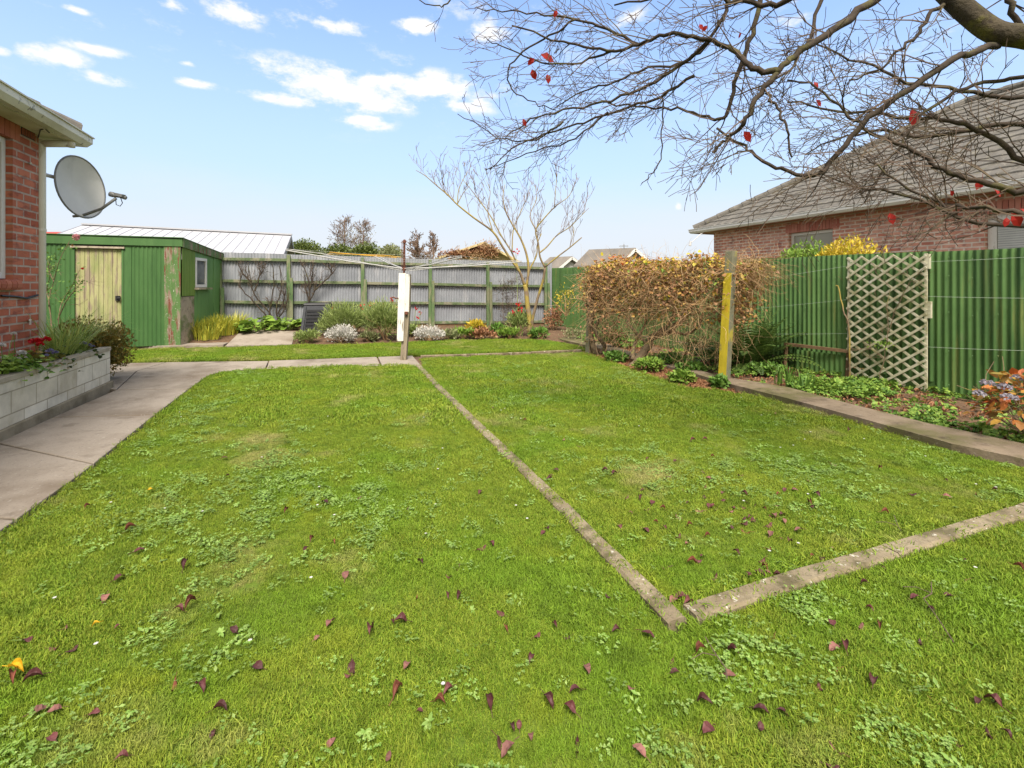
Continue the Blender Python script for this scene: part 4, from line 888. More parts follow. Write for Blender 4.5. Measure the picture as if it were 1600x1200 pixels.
def blades(mb, base, n, h, w, spread, lean=.5, r=None, droop=.5, seg=5):
    """strap leaves arching out of a clump"""
    r = r or random.Random(1)
    for _ in range(n):
        a = r.uniform(0, 2*math.pi); rr = spread*math.sqrt(r.random()); p = Vector(base)+Vector((math.cos(a)*rr, math.sin(a)*rr, 0)); a2 = a+r.uniform(-.9, .9)
        d = Vector((math.cos(a2), math.sin(a2), 0)); H = h*r.uniform(.55, 1.1); le = lean*r.uniform(.2, 1.2); s = Vector((-d.y, d.x, 0)); dr = droop*r.uniform(.2, 1.3); o = len(mb.v); W = w*r.uniform(.7, 1.2)
        for i in range(seg+1):
            t = i/seg; q = p+d*(le*H*t*t+le*H*.35*t)+Vector((0, 0, H*(t-dr*t*t*t*.6))); ww = W*.5*(1-t**2.2)
            if i == seg: mb.v.append(tuple(q))
            else: mb.v += [tuple(q+s*ww+Vector((0,0,ww*.4))), tuple(q-s*ww+Vector((0,0,ww*.4)))]
        for i in range(seg-1): mb.f.append((o+2*i, o+2*i+1, o+2*i+3, o+2*i+2))
        mb.f.append((o+2*seg-2, o+2*seg-1, o+2*seg))
    return mb
def grow(mb, p, d, L, r0, lev, r, bend=.25, up=.15, kids=3, ratio=.62, rmin=.0012, spread=.7, seg=5, bias=None, tipf=.35, n=None):
    """a branch with side branches; returns nothing, adds tubes"""
    pts = [Vector(p)]; rad = [r0]; d = Vector(d).normalized(); st = L/seg; ds = []
    for i in range(seg):
        d = (d+Vector((r.gauss(0, 1), r.gauss(0, 1), r.gauss(0, 1)))*bend*.5+Vector((0, 0, up*.3))+(bias*.12 if bias is not None else Vector((0,0,0)))).normalized()
        pts.append(pts[-1]+d*st); rad.append(max(rmin, r0*(1-(1-tipf)*(i+1)/seg))); ds.append(d)
    mb.tube(pts, rad, n or (6 if r0 > .02 else 4 if r0 > .006 else 3), cap=False)
    if lev <= 0: return
    for k in range(kids):
        i = min(seg-1, int(seg*(.25+.7*(k+r.random())/kids))); q = lerp(pts[i], pts[i+1], r.random()); dd = ds[i]
        s = Vector((r.gauss(0, 1), r.gauss(0, 1), r.gauss(0, 1))); s = (s-dd*s.dot(dd)).normalized()
        grow(mb, q, dd*(1-spread*.45)+s*spread, L*ratio*r.uniform(.6, 1.15), max(rmin, rad[i]*.6), lev-1, r, bend, up, kids, ratio, rmin, spread, max(3, seg-1), bias, tipf)
def trace(mb, pts, r0, r1, n=7, wob=.0, r=None):
    """pts: (px, py, Y); smooth Catmull-Rom tube; returns the sampled polyline"""
    V = [P(*q) for q in pts]; V = [V[0]*2-V[1]]+V+[V[-1]*2-V[-2]]; out = []
    for i in range(1, len(V)-2):
        for k in range(4):
            t = k/4; a, b, c, d = V[i-1], V[i], V[i+1], V[i+2]
            out.append(.5*((2*b)+(c-a)*t+(2*a-5*b+4*c-d)*t*t+(3*b-a-3*c+d)*t**3))
    out.append(V[-2]); m = len(out)
    if wob and r:
        for i in range(1, m-1): out[i] = out[i]+Vector((r.gauss(0,1), r.gauss(0,1), r.gauss(0,1)))*wob
    rad = [lerp(r0, r1, i/(m-1)) for i in range(m)]; mb.tube(out, rad, n); return out, rad
def sprout(mb, line, rad, count, L, r, lev=2, f0=.1, f1=1.0, bias=None, up=.1, bend=.3, kids=3, rk=.5, rmin=.0013, spread=.8, rmax=.006):
    m = len(line)
    for _ in range(count):
        i = int((m-2)*r.uniform(f0, f1)); p = line[i]; d = (line[i+1]-line[i]).normalized(); s = Vector((r.gauss(0,1), r.gauss(0,1), r.gauss(0,1))); s = (s-d*s.dot(d)).normalized()
        dd = d*.6+s*spread+(bias or Vector((0,0,0)))
        grow(mb, p, dd, L*r.uniform(.5, 1.2), min(rmax, max(rmin*1.3, rad[i]*rk)), lev, r, bend, up, kids, rmin=rmin, bias=bias)

# ---------------------------------------------------------------- grass (instanced tufts)
def hidden_collection(name, meshes):
    c = bpy.data.collections.new(name)
    for i, (nm, mb, mt) in enumerate(meshes):
        me = bpy.data.meshes.new(nm); me.from_pydata(mb.v, [], mb.f); me.materials.append(mt); o = bpy.data.objects.new(nm, me); c.objects.link(o)
    return c
def scatter(name, pts, scl, coll, tilt, surf=None):
    n = len(pts); me = bpy.data.meshes.new(name); me.vertices.add(n); me.vertices.foreach_set('co', np.ascontiguousarray(pts, dtype=np.float32).ravel())
    at = me.attributes.new('scl', 'FLOAT', 'POINT'); at.data.foreach_set('value', scl.astype(np.float32))
    rot = np.stack([rng.normal(0, tilt, n), rng.normal(0, tilt, n), rng.uniform(0, 6.283, n)], 1).astype(np.float32)
    at = me.attributes.new('rot', 'FLOAT_VECTOR', 'POINT'); at.data.foreach_set('vector', rot.ravel())
    o = bpy.data.objects.new(name, me); sc.collection.objects.link(o); o['kind'] = 'stuff'
    g = bpy.data.node_groups.new(name, 'GeometryNodeTree'); g.interface.new_socket('Geometry', in_out='INPUT', socket_type='NodeSocketGeometry'); g.interface.new_socket('Geometry', in_out='OUTPUT', socket_type='NodeSocketGeometry')
    N = g.nodes; i_ = N.new('NodeGroupInput'); o_ = N.new('NodeGroupOutput'); ip = N.new('GeometryNodeInstanceOnPoints'); ci = N.new('GeometryNodeCollectionInfo'); ci.inputs[0].default_value = coll; ci.inputs[1].default_value = True; ci.inputs[2].default_value = True
    a1_ = N.new('GeometryNodeInputNamedAttribute'); a1_.data_type = 'FLOAT'; a1_.inputs[0].default_value = 'scl'; a2_ = N.new('GeometryNodeInputNamedAttribute'); a2_.data_type = 'FLOAT_VECTOR'; a2_.inputs[0].default_value = 'rot'
    L = g.links; L.new(i_.outputs[0], ip.inputs['Points']); L.new(ci.outputs[0], ip.inputs['Instance']); ip.inputs['Pick Instance'].default_value = True
    L.new(a1_.outputs[0], ip.inputs['Scale']); L.new(a2_.outputs[0], ip.inputs['Rotation']); L.new(ip.outputs[0], o_.inputs[0])
    m = o.modifiers.new('scatter', 'NODES'); m.node_group = g; return o
def inside(poly, X, Y):
    r = np.zeros(len(X), bool); n = len(poly)
    for i in range(n):
        x1, y1 = poly[i].x, poly[i].y; x2, y2 = poly[(i+1) % n].x, poly[(i+1) % n].y
        if y1 == y2: continue
        c = ((y1 > Y) != (y2 > Y)) & (X < (x2-x1)*(Y-y1)/(y2-y1)+x1); r ^= c
    return r
def vnoise(X, Y, s, seed):
    """cheap smooth value noise"""
    g = np.random.default_rng(seed).random((256, 256)); x = X*s+1000; y = Y*s+1000; xi = np.floor(x).astype(int); yi = np.floor(y).astype(int); fx = x-xi; fy = y-yi; fx = fx*fx*(3-2*fx); fy = fy*fy*(3-2*fy)
    a = g[xi % 256, yi % 256]; b = g[(xi+1) % 256, yi % 256]; c = g[xi % 256, (yi+1) % 256]; d = g[(xi+1) % 256, (yi+1) % 256]
    return (a*(1-fx)+b*fx)*(1-fy)+(c*(1-fx)+d*fx)*fy
def tuft(n, h, w, rad, seed, lean=.8):
    r = random.Random(seed); mb = MB()
    for _ in range(n):
        a = r.uniform(0, 6.283); rr = rad*math.sqrt(r.random()); x, y = math.cos(a)*rr, math.sin(a)*rr; a2 = r.uniform(0, 6.283); H = h*r.uniform(.4, 1.1); le = lean*r.uniform(.1, 1.3)*H; W = w*r.uniform(.7, 1.2)/2
        dx, dy = math.cos(a2), math.sin(a2); sx, sy = -dy, dx; o = len(mb.v)
        mb.v += [(x+sx*W, y+sy*W, -.004), (x-sx*W, y-sy*W, -.004), (x+dx*le*.35+sx*W*.8, y+dy*le*.35+sy*W*.8, H*.6), (x+dx*le*.35-sx*W*.8, y+dy*le*.35-sy*W*.8, H*.6), (x+dx*le, y+dy*le, H*(1-.25*lean*r.random()))]
        mb.f += [(o, o+1, o+3, o+2), (o+2, o+3, o+4)]
    return mb
TC = hidden_collection('grass_tufts', [('tuft', tuft(46, .021, .0028, .05, 1), M['grass']), ('tuft', tuft(46, .018, .0030, .05, 2, 1.2), M['grass']), ('tuft', tuft(40, .026, .0026, .045, 3, .9), M['grass']), ('tuft', tuft(50, .016, .0036, .05, 4, 1.4), M['grass'])])
TF = hidden_collection('grass_far', [('tuft', tuft(60, .024, .0055, .10, 5), M['grass']), ('tuft', tuft(60, .020, .006, .10, 6, 1.3), M['grass'])])
def clusterpts(polys, n, ymin, ymax, dens, grow_=0):
    X = rng.uniform(-9, 7.5, n); Y = rng.uniform(ymin, ymax, n); k = np.abs(X) < Y*1.12+1.3; X, Y = X[k], Y[k]; m = np.zeros(len(X), bool)
    for p in polys: m |= inside(p, X, Y)
    m &= rng.random(len(X)) < dens(X, Y); return X[m], Y[m]
LW = [inset(lawn1, .012), inset(lawn2, .012), inset(lawn3, .012)]
X, Y = clusterpts(LW, 260000, .5, 5.0, lambda x, y: np.minimum(1, (3.4/np.maximum(y, 1.5))**1.3)*(.55+.6*vnoise(x, y, 3.2, 1)))
h = .45+.68*vnoise(X, Y, 1.6, 2)*(.6+.8*vnoise(X, Y, 7, 3))
scatter('grass', np.stack([X, Y, np.full(len(X), -.004)], 1), h, TC, .18)
X, Y = clusterpts(LW, 150000, 4.6, 13, lambda x, y: .32+.5*vnoise(x, y, 2.5, 1))
h = (.6+.7*vnoise(X, Y, 1.6, 2))*(1+.22*np.sin((X*.935+Y*.355)*2*math.pi/.85))
scatter('grass', np.stack([X, Y, np.full(len(X), -.004)], 1), h, TF, .12)
# longer turf hanging over the edges of path and strips
ed = []
def along(pts, n, j=.02, off=0):
    L = [0]
    for a, b in zip(pts, pts[1:]): L.append(L[-1]+(b-a).length)
    for _ in range(n):
        s = rng.uniform(0, L[-1]); i = max(k for k in range(len(pts)-1) if L[k] <= s); q = pts[i]+(pts[i+1]-pts[i])*((s-L[i])/(L[i+1]-L[i]+1e-9)); d = (pts[i+1]-pts[i]).normalized(); ed.append((q.x-d.y*off+rng.normal(0, j), q.y+d.x*off+rng.normal(0, j), -.006))
along([near_l]+pe, 900, .010); along([G(650,573), G(841,769), G(935,866), G(1050,984)], 700, .012, .03); along([G(660,573), G(857,762), G(957,862), G(1050,950)], 900, .016, -.02); along([G(1066,985)]+edge_r+[far_r], 500, .012, -.02); along([G(1056,957), G(1080,948), G(1300,884), G(1600,794)], 700, .02, .02)
along([G(205,566), G(630,555), G(905,546)], 1200, .02, .03); along([G(1600,728), G(1337,663), G(1157,617)], 600, .015)
along([G(1130,613), G(1070,607), G(1020,591), G(985,579), G(940,563), G(908,551)], 400, .05); along([G(207,546), G(350,543), G(545,539), G(780,530), G(862,533)], 500, .03)
ed = np.array(ed); scatter('edge_grass', ed, rng.uniform(.7, 1.6, len(ed)), TC, .35)
# lawn weeds: clover and flat rosettes, in patches
def rosette(n, L, W, seed, six=True, low=.35, rad=.0):
    r = np.random.default_rng(seed); mb = MB(); a = r.uniform(0, 6.283, n); e = r.uniform(.1, low, n); D = np.stack([np.cos(a)*np.cos(e), np.sin(a)*np.cos(e), np.sin(e)], 1); p = r.normal(0, rad, (n, 3))*[1, 1, 0]+[0, 0, .008]
    ll = L*r.uniform(.6, 1.2, n); return mb.leaves(p, D, np.tile([0, 0, 1.0], (n, 1)), ll, ll*W, .15, six)
def clover(seed):
    r = np.random.default_rng(seed); mb = MB()
    for _ in range(12):
        c = np.array([r.normal(0, .028), r.normal(0, .028), r.uniform(.014, .032)]); a0 = r.uniform(0, 6.28); a = a0+np.arange(3)*2.094; D = np.stack([np.cos(a), np.sin(a), np.full(3, r.uniform(-.1, .25))], 1)
        mb.leaves(np.tile(c, (3, 1)), D, np.tile([0, 0, 1.0], (3, 1)), np.full(3, .010), np.full(3, .0095), .1, False)
    return mb
WC = hidden_collection('weeds', [('weed', rosette(9, .026, .45, 1), M['weed']), ('weed', clover(3), M['weed']), ('weed', clover(4), M['weed']), ('weed', clover(5), M['weed']), ('weed', rosette(16, .022, .55, 2, False, .6, .025), M['weed'])])
wd = lambda x, y: np.clip((vnoise(x, y, .9, 21)*.4+vnoise(x, y, 2.8, 22)*.4+vnoise(x, y, 9, 23)*.4-.68)*4, 0.04, .6)*(y < 9)
X, Y = clusterpts(LW[:2], 110000, .6, 8.5, lambda x, y: wd(x, y)*np.minimum(1, 3.2/y))
scatter('lawn_weeds', np.stack([X, Y, np.full(len(X), .004)], 1), rng.uniform(.5, 1.05, len(X)), WC, .2)
print('weeds', len(X))
# daisies
da = MB(); dp_ = []
for _ in range(70):
    x, y = rng.uniform(-3.5, 4), rng.uniform(1.5, 6.5)
    if not (inside(lawn1, np.array([x]), np.array([y]))[0] or inside(lawn2, np.array([x]), np.array([y]))[0]): continue
    n = 9; a = np.arange(n)*6.283/n; z = .028; da.leaves(np.tile([x, y, z], (n, 1)), np.stack([np.cos(a), np.sin(a), np.full(n, .25)], 1), np.tile([0, 0, 1.0], (n, 1)), np.full(n, .009), np.full(n, .005), .05)
struct(da, 'daisies', M['whitepetal'], kind='stuff')
# ---------------------------------------------------------------- fallen leaves, each one its own
def leafmb(seed):
    r = random.Random(seed); mb = MB(); n = 7; L = .056; W = .036; curl = r.uniform(.6, 1.9); tw = r.uniform(-.7, .7); vs = []
    for i in range(n+1):
        t = i/n; w = W*.5*math.sin(math.pi*min(1, t**.8))**.7*(1 if 0 < i < n else .04); x = (t-.5)*L; zc_ = .012*curl*math.sin(math.pi*t)+r.uniform(-.002, .002)
        for j in (-1, -.5, 0, .5, 1): a = j*curl*.9; vs.append((x, math.sin(a)/max(curl*.9, .1)*w+r.uniform(-.0015, .0015), zc_+.006+(1-math.cos(a))*w*1.1+tw*j*w*(t-.5)+r.uniform(-.0015, .0015)))
    fs = [(i*5+j, (i+1)*5+j, (i+1)*5+j+1, i*5+j+1) for i in range(n) for j in range(4)]; mb.add(vs, fs); mb.tube([(-.5*L-.022, 0, .004), (-.5*L, 0, .012)], .0011, 3); return mb
fl = []
for k in range(6):
    o = leafmb(k).build('fallen_leaf', M[['fallen','fallen','fallen_brown','fallen','fallen_pale','fallen'][k]], smooth=False); fl.append(o)
exp = [(290,888),(148,1123),(298,952),(403,1050),(163,942),(312,1085),(342,1122),(333,1155),(271,1077),(80,1165),(85,1118),(657,885),(702,938),(752,860),(652,938),(552,1050),(635,1048),(625,978),(580,995),(782,965),(793,990),(885,1002),(917,1054),(857,1105),(902,1172),(1012,1000),(1097,1026),(1055,1058),(1140,1062),(1102,1108),(1147,1028),(950,938),(1210,1000),(1222,1122),(1303,1020),(1365,1074),(1352,918),(1300,980),(1375,985),(1482,938),(1345,985),(1570,1155),(1540,1150),(1300,1205),(1500,910),(1228,770),(1045,748),(1040,890),(1190,880),(1142,828),(1165,832),(1075,790),(1092,802),(1120,800),(1175,790),(1060,812),(1080,885),(1285,880),(1225,818),(1288,905),(1010,800),(1020,790),(1035,800),(1070,770),(985,805),(960,745),(965,740),(1425,775),(1525,775),(1510,880),(1480,780),(1150,870),(1115,905),(1005,770),(1200,860),(1065,940),(1052,946),(1074,950),(355,748),(350,720),(205,832),(507,790),(540,905),(480,865),(700,905),(640,800),(820,660),(905,700),(880,690),(770,640),(1555,770),(1105,1150),(1180,1090),(1190,1120),(830,1160),(790,1165),(450,1180),(40,1010),(22,1068),(655,1120),(495,1003),(1440,1010),(1455,960),(1385,880),(1300,1050),(1100,765),(1130,775),(1040,830),(1215,905),(1170,905)]
r_ = random.Random(77); allp = [(G(*q).x, G(*q).y) for q in exp]
while len(allp) < 235:
    if r_.random() < .5: q = G(r_.gauss(1130, 130), r_.gauss(820, 60))
    else: q = G(r_.uniform(0, 1600), 560+640*r_.random()**.55)
    if q.y > .9 and (inside(lawn1, np.array([q.x]), np.array([q.y]))[0] or inside(lawn2, np.array([q.x]), np.array([q.y]))[0]): allp.append((q.x, q.y))
def where(x, y):
    X_, Y_ = np.array([x]), np.array([y])
    return 'right lawn' if inside(lawn2, X_, Y_)[0] else 'left lawn' if x/max(y, .1)*F+CX < interp(HY+F*EYE/y, [(572,650),(984,1050),(1300,1370)]) else 'front grass'
zones = {}; LAB = {}
for x, y in allp: zones.setdefault(where(x, y), []).append((x, y))
ORD = ['leftmost']+[w_+' from left' for w_ in ('second','third','fourth','fifth','sixth','seventh','eighth','ninth','tenth','eleventh','twelfth')]
ROW = ['first','second','third','fourth','fifth','sixth','seventh','eighth','ninth','tenth','eleventh','twelfth','thirteenth','fourteenth','fifteenth','sixteenth','seventeenth','eighteenth']
for z, L_ in zones.items():
    L_.sort(key=lambda q: q[1])
    for c0 in range(0, len(L_), 10):
        ch = sorted(L_[c0:c0+10], key=lambda q: q[0]/q[1]); d = sum(q[1] for q in ch)/len(ch)
        for k, q in enumerate(ch): LAB[q] = 'purple leaf, %s, %s row back, %s' % (z, ROW[c0//10], ORD[k])
def leaflabel(x, y, s, flip): return ('small ' if s < .60 else 'large ' if s > .84 else '')+LAB[(x, y)]
for i, (x, y) in enumerate(allp):
    o = fl[i] if i < 6 else fl[i % 6].copy()
    if i >= 6: sc.collection.objects.link(o)
    flip = r_.random() < .35
    o.location = (x, y, .013+(.012 if flip else 0)); s = r_.uniform(.45, .98); o.scale = (s, s, s); o.rotation_euler = (r_.uniform(-.28, .28)+(math.pi if flip else 0), r_.uniform(-.3, .3), r_.uniform(0, 6.28))
    tag(o, leaflabel(x, y, s, flip), 'leaf', 'purple leaves fallen on the lawn')
for i, (px, py, lab) in enumerate([(25,1062,'bright yellow fallen leaf at the left edge of the near lawn'), (235,773,'yellow leaf on the lawn near the concrete path'), (113,632,'buff leaf lying on the concrete path beside the planter'), (150,990,'small yellow leaf in the near left lawn')]):
    q = G(px, py); o = fl[(i+2) % 6].copy(); o.data = o.data.copy(); o.data.materials.clear(); o.data.materials.append(M['goldleaf'] if i != 2 else M['cladding']); sc.collection.objects.link(o); o.location = (q.x, q.y, .03); o.rotation_euler = (.3, .3, i*1.3); s = (1, .6, .8, .5)[i]; o.scale = (s, s, s)
    if 'group' in o: del o['group']
    tag(o, lab, 'leaf')
def twigthing(pts, label, r=.0022):
    mb = MB(); V = [G(*q)+Vector((0,0,.035)) for q in pts]; mb.tube(V, r, 5); d = (V[-1]-V[0]).normalized()
    mb.tube([V[1], V[1]+Vector((d.y, -d.x, .2))*.05, V[1]+Vector((d.y, -d.x, .1))*.10+d*.03], r*.7, 4); o = mb.build('fallen_twig', M['twig']); tag(o, label, 'twig')
twigthing([(1455,922),(1456,940),(1443,948),(1462,975),(1490,1018)], 'long bent bare twig lying on the lawn below the right-hand edging')
twigthing([(1397,815),(1403,832),(1408,840)], 'short pale twig on the grass just inside the right-hand edging')
twigthing([(1102,1010),(1120,1040),(1134,1060),(1136,1076)], 'thin forked twig lying among purple leaves near the edging corner')

# ---------------------------------------------------------------- far trees
def bare_tree(px, py_base, py_top, wpx, Y, label, seed, leafm='farleaf', nl=700, name='tree', ls=.12, group=None, cat='tree'):
    r = random.Random(seed); b = P(px, py_base, Y); tp = P(px, py_top, Y); h = tp.z; t = thing(name, label, cat, (b.x, b.y, 0), group); w = wpx/F*Y
    mb = MB(); line = [Vector((b.x+.05*math.sin(i), b.y, h*i/10)) for i in range(11)]; rad = [lerp(.022*h, .004*h, i/10) for i in range(11)]; mb.tube(line, rad, 6); mb.build('trunk', M['tantwig'], t)
    mb = MB()
    for k in range(34):
        i = r.uniform(2.5, 9.6); p = Vector((b.x, b.y, h*i/10)); a = r.uniform(0, 6.28); L = w*.5*(1-(abs(i-5)/6)**2)*r.uniform(.7, 1.1)
        grow(mb, p, (math.cos(a)*.6, math.sin(a)*.6, .8), L*1.2, .004*h*(1-i/14), 2, r, .2, .2, 4, rmin=.014, spread=.6)
    mb.build('crown', M['tantwig'], t)
    if nl:
        mb = MB(); foliage(mb, (b.x, b.y, h*.60), (w*.5, w*.5, h*.40), nl, ls, 26, r=np.random.default_rng(seed)); mb.build('leaves', M[leafm], t)
    return t
bare_tree(538, 400, 343, 44, 46, 'left of two tapering half bare trees beyond the grey fence', 1, group='tall half bare trees beyond the fence', nl=1100, ls=.16)
bare_tree(567, 400, 346, 40, 48, 'right of two tapering half bare trees beyond the grey fence', 2, group='tall half bare trees beyond the fence', nl=900, ls=.16)
def bush(name, label, c, rad, n, size, m, seed, clumps=18, stem=True, cat='shrub', extra=None, **k):
    t = thing(name, label, cat, (c[0], c[1], c[2]-rad[2])); topf = k.pop('topf', 0); mb = MB(); foliage(mb, c, rad, n, size, clumps, r=np.random.default_rng(seed), **k)
    if topf: foliage(mb, (c[0], c[1], c[2]+rad[2]-topf), (rad[0], rad[1], topf), n//2, size, clumps, r=np.random.default_rng(seed+1), **k)
    mb.build('foliage', M[m], t)
    if stem:
        mb = MB(); r = random.Random(seed)
        for _ in range(7): grow(mb, Vector(c)-Vector((r.uniform(-.1,.1)*rad[0], r.uniform(-.1,.1)*rad[1], rad[2]*.98)), (r.uniform(-.7,.7), r.uniform(-.7,.7), 1), rad[2]*1.3, rad[0]*.035+.003, 1, r, kids=3, rmin=.003)
        mb.build('stems', M['vinewood'], t)
    return t
for i, (px, py, wp, hp, Y, m, lab) in enumerate([(478,385,38,9,40,'fargreen','low dark green tree just right of the white roof'), (530,392,34,9,36,'fargreen','mossy hedge below the left bare tree'), (575,391,34,10,37,'fargreen','mossy hedge below the right bare tree'), (612,392,26,9,37,'palebush','dull yellowish shrub beyond the grey fence left of the clothesline')]):
    c = P(px, py+4, Y); zt_ = c.z+hp/F*Y*1.1; bush('shrub' if i else 'tree', lab, (c.x, c.y, zt_/2), (wp/F*Y*.62, 1.8, zt_/2), 6500, .20, m, 30+i, 22, cat='shrub' if i else 'tree', topf=.9)
bare_tree(652, 410, 362, 34, 24, 'slender sapling with sparse leaves rising behind the grey fence by the clothesline', 5, nl=60, ls=.13)
bare_tree(676, 410, 362, 26, 25, 'thin bare sapling behind the grey fence just right of the clothesline shaft', 6, nl=46, ls=.13)
# creeper on the gable
for (px, py, rx, rz, lab) in ((756, 392, .55, .42, 'brown creeper clump on the gable top'), (716, 399, .75, .22, 'brown creeper trailing down the left gable slope')):
    c = P(px, py, 20.75); t = thing('creeper', lab, 'creeper', tuple(c)); mb = MB(); foliage(mb, tuple(c), (rx, .22, rz), 1100, .10, 14, r=np.random.default_rng(int(px))); mb.build('leaves', M['brownleaf'], t); mb = MB(); r = random.Random(4)
    for _ in range(16): grow(mb, c+Vector((r.uniform(-rx,rx)*.7, -.15, r.uniform(-rz, rz)*.5)), (r.uniform(-1,1), -.2, r.uniform(-.5,1)), .4, .008, 2, r, rmin=.006)
    mb.build('stems', M['vinewood'], t)

# ---------------------------------------------------------------- small bare tree in the back bed
TB = BP(828, 526); YT = TB.y; mt = thing('bare_tree', 'small bare multi-stemmed tree with lichen yellow bark in the back bed', 'tree', tuple(TB)); r = random.Random(21)
k = YT/F; mb = MB()
def T(pts, w0, w1, dy0=0, dy1=0): n = len(pts); return trace(mb, [(x, y, YT+lerp(dy0, dy1, i/(n-1))) for i, (x, y) in enumerate(pts)], w0*k/2, w1*k/2, 7)
st = [T([(828,530),(827,500),(824,475),(822,455),(820,445)], 8.5, 7), T([(831,525),(832,500),(840,467),(848,440),(852,418)], 5, 3.6, 0, -.3)]
mb.build('trunk', M['palebark'], mt, smooth=True); mb = MB()
br = [T([(820,447),(812,425),(798,405),(785,385),(770,362),(740,340),(715,320),(700,305),(680,288),(665,275),(650,266)], 4.5, .8, 0, -.5),
      T([(820,446),(812,425),(800,395),(783,368),(768,340),(750,315),(735,295),(722,280)], 3.2, .8, 0, .4),
      T([(822,448),(826,422),(822,395),(812,370),(800,350),(790,330),(786,308),(789,288)], 4.5, .8, 0, .2),
      T([(824,448),(826,425),(838,400),(840,380),(846,365)], 3, 1.2, 0, .3),
      T([(852,418),(844,402),(841,380),(837,360),(847,345),(865,325),(875,317),(890,305),(902,277)], 3.2, .7, -.3, -.4),
      T([(852,417),(870,402),(890,387),(909,371)], 2.4, 1.6, -.3, -.5), T([(842,396),(855,385),(870,368),(890,355),(905,340),(920,325)], 2.4, .7, -.3, .2),
      T([(866,324),(868,300),(870,275),(869,262)], 1.4, .6, -.4, -.3), T([(715,320),(716,300),(722,284),(731,268)], 1.6, .6, -.3, -.3), T([(715,318),(725,300),(735,290)], 1.4, .6, -.2, .2),
      T([(839,362),(828,338),(838,312),(836,290)], 1.8, .6, -.3, .2), T([(800,395),(802,360),(812,335),(822,312),(828,290)], 2, .6, 0, .5), T([(770,362),(762,330),(766,300),(760,282)], 1.8, .6, -.2, .3), T([(890,387),(897,360),(893,352)], 1, .5, -.4, -.4)]
mb.build('limbs', M['palebark'], mt, smooth=True); mb = MB()
for (ln, rd), cnt in zip(br, (14, 11, 11, 5, 10, 2, 9, 4, 3, 3, 5, 6, 5, 1)): sprout(mb, ln, rd, cnt, .62, r, 2, .30, 1, up=.45, bias=Vector((0,0,.75)), bend=.28, kids=2, rmin=.0045, spread=.6, rmax=.008)
mb.build('crown', M['tantwig'], mt)

# ---------------------------------------------------------------- back bed planting
def at(px, py, dz=0): q = BP(px, py); q.z += dz; return q
def strap(name, label, q, n, h, w, spread, m, seed, lean=.5, cat='plant', droop=.5):
    t = thing(name, label, cat, tuple(q)); mb = MB(); blades(mb, q, n, h, w, spread, lean, random.Random(seed), droop); mb.build('leaves', M[m], t); return t
t = thing('day_lily', 'wide clump of yellow-green strap leaves at the foot of the shed window', 'plant', tuple(at(330, 530))); mb = MB()
for i, px in enumerate((296, 310, 325, 340, 353, 365)): blades(mb, at(px, 531-abs(px-330)*.12-(5 if px > 335 else 0)-(i%2)*4), 130, .55, .022, .26, .45, random.Random(i), .35)
mb.build('leaves', M['yellowstrap'], t)
def bigleaf(name, label, q, n, L, spread, m, seed, h=.25, ratio=.8, cat='plant', el=(.1, .9)):
    r2 = np.random.default_rng(seed); t = thing(name, label, cat, tuple(q)); a = r2.uniform(0, 6.283, n); e = r2.uniform(el[0], el[1], n); rr = spread*np.sqrt(r2.random(n)); D = np.stack([np.cos(a)*np.cos(e), np.sin(a)*np.cos(e), np.sin(e)*.6], 1)
    p = np.array(q)+np.stack([np.cos(a)*rr, np.sin(a)*rr, h*r2.uniform(.15, 1, n)*(1-.5*rr/spread)], 1); ll = L*r2.uniform(.5, 1.2, n); mb = MB(); mb.leaves(p, D, unit(r2.normal(size=(n, 3))*.35+[0, 0, 1]), ll, ll*ratio, .18, True); mb.build('leaves', M[m], t)
    mb = MB()
    for i in range(0, n, 2): mb.tube([Vector(q)+Vector((p[i, 0]-q[0], p[i, 1]-q[1], 0))*.5, Vector(p[i])], .006*L/.2, 4)
    mb.build('stalks', M[m], t); return t
bigleaf('rhubarb', 'large leaved green rhubarb in front of the left espalier', at(405, 517), 130, .24, .55, 'limeleaf', 3, .34); bigleaf('rhubarb', 'smaller rhubarb clump between the slab and the compost bin', at(447, 515), 70, .22, .32, 'limeleaf', 4, .34)
r = random.Random(9)
for nm, lab, stems in (('espalier', 'bare branching espaliered fruit tree on the grey fence behind the rhubarb', [[(430,512),(422,490),(398,460),(392,440),(388,415)], [(430,512),(418,495),(395,470),(376,448),(380,420)], [(420,495),(424,470),(428,440),(425,412)], [(398,455),(406,430),(404,408)], [(392,440),(378,425),(372,410)], [(406,430),(414,418)]]),
        ('espalier', 'thin leafless fruit bush on the fence beside the first green post', [[(436,512),(432,480),(440,450),(436,415)], [(434,490),(444,470),(447,440)], [(433,500),(445,482),(448,470)]]),
        ('espalier', 'upright leafless fruit tree on the grey fence above the compost bin', [[(482,478),(484,450),(478,425),(471,412)], [(484,452),(488,430),(486,415)], [(482,470),(478,450),(476,430)], [(490,455),(506,440),(519,428),(526,418)], [(519,428),(513,415)], [(482,474),(492,452),(488,440)]])):
    q = at(430 if 'rhubarb' in lab else 436 if 'thin' in lab else 484, 510); t = thing(nm, lab, 'fruit tree', tuple(q)); m2 = MB(); lines = []
    for s in stems: Yf = [BF.p(x, 450, .20).y for x, y in s]; lines.append(trace(m2, [(x, y, Y_) for (x, y), Y_ in zip(s, Yf)], .022, .009, 6, .006, r))
    m2.build('branches', M['bark'], t); m2 = MB()
    for ln, rd in lines: sprout(m2, ln, rd, 9, .28, r, 1, .2, 1, bias=Vector((0,0,.6)), rmin=.004)
    m2.build('twigs', M['twig'], t)
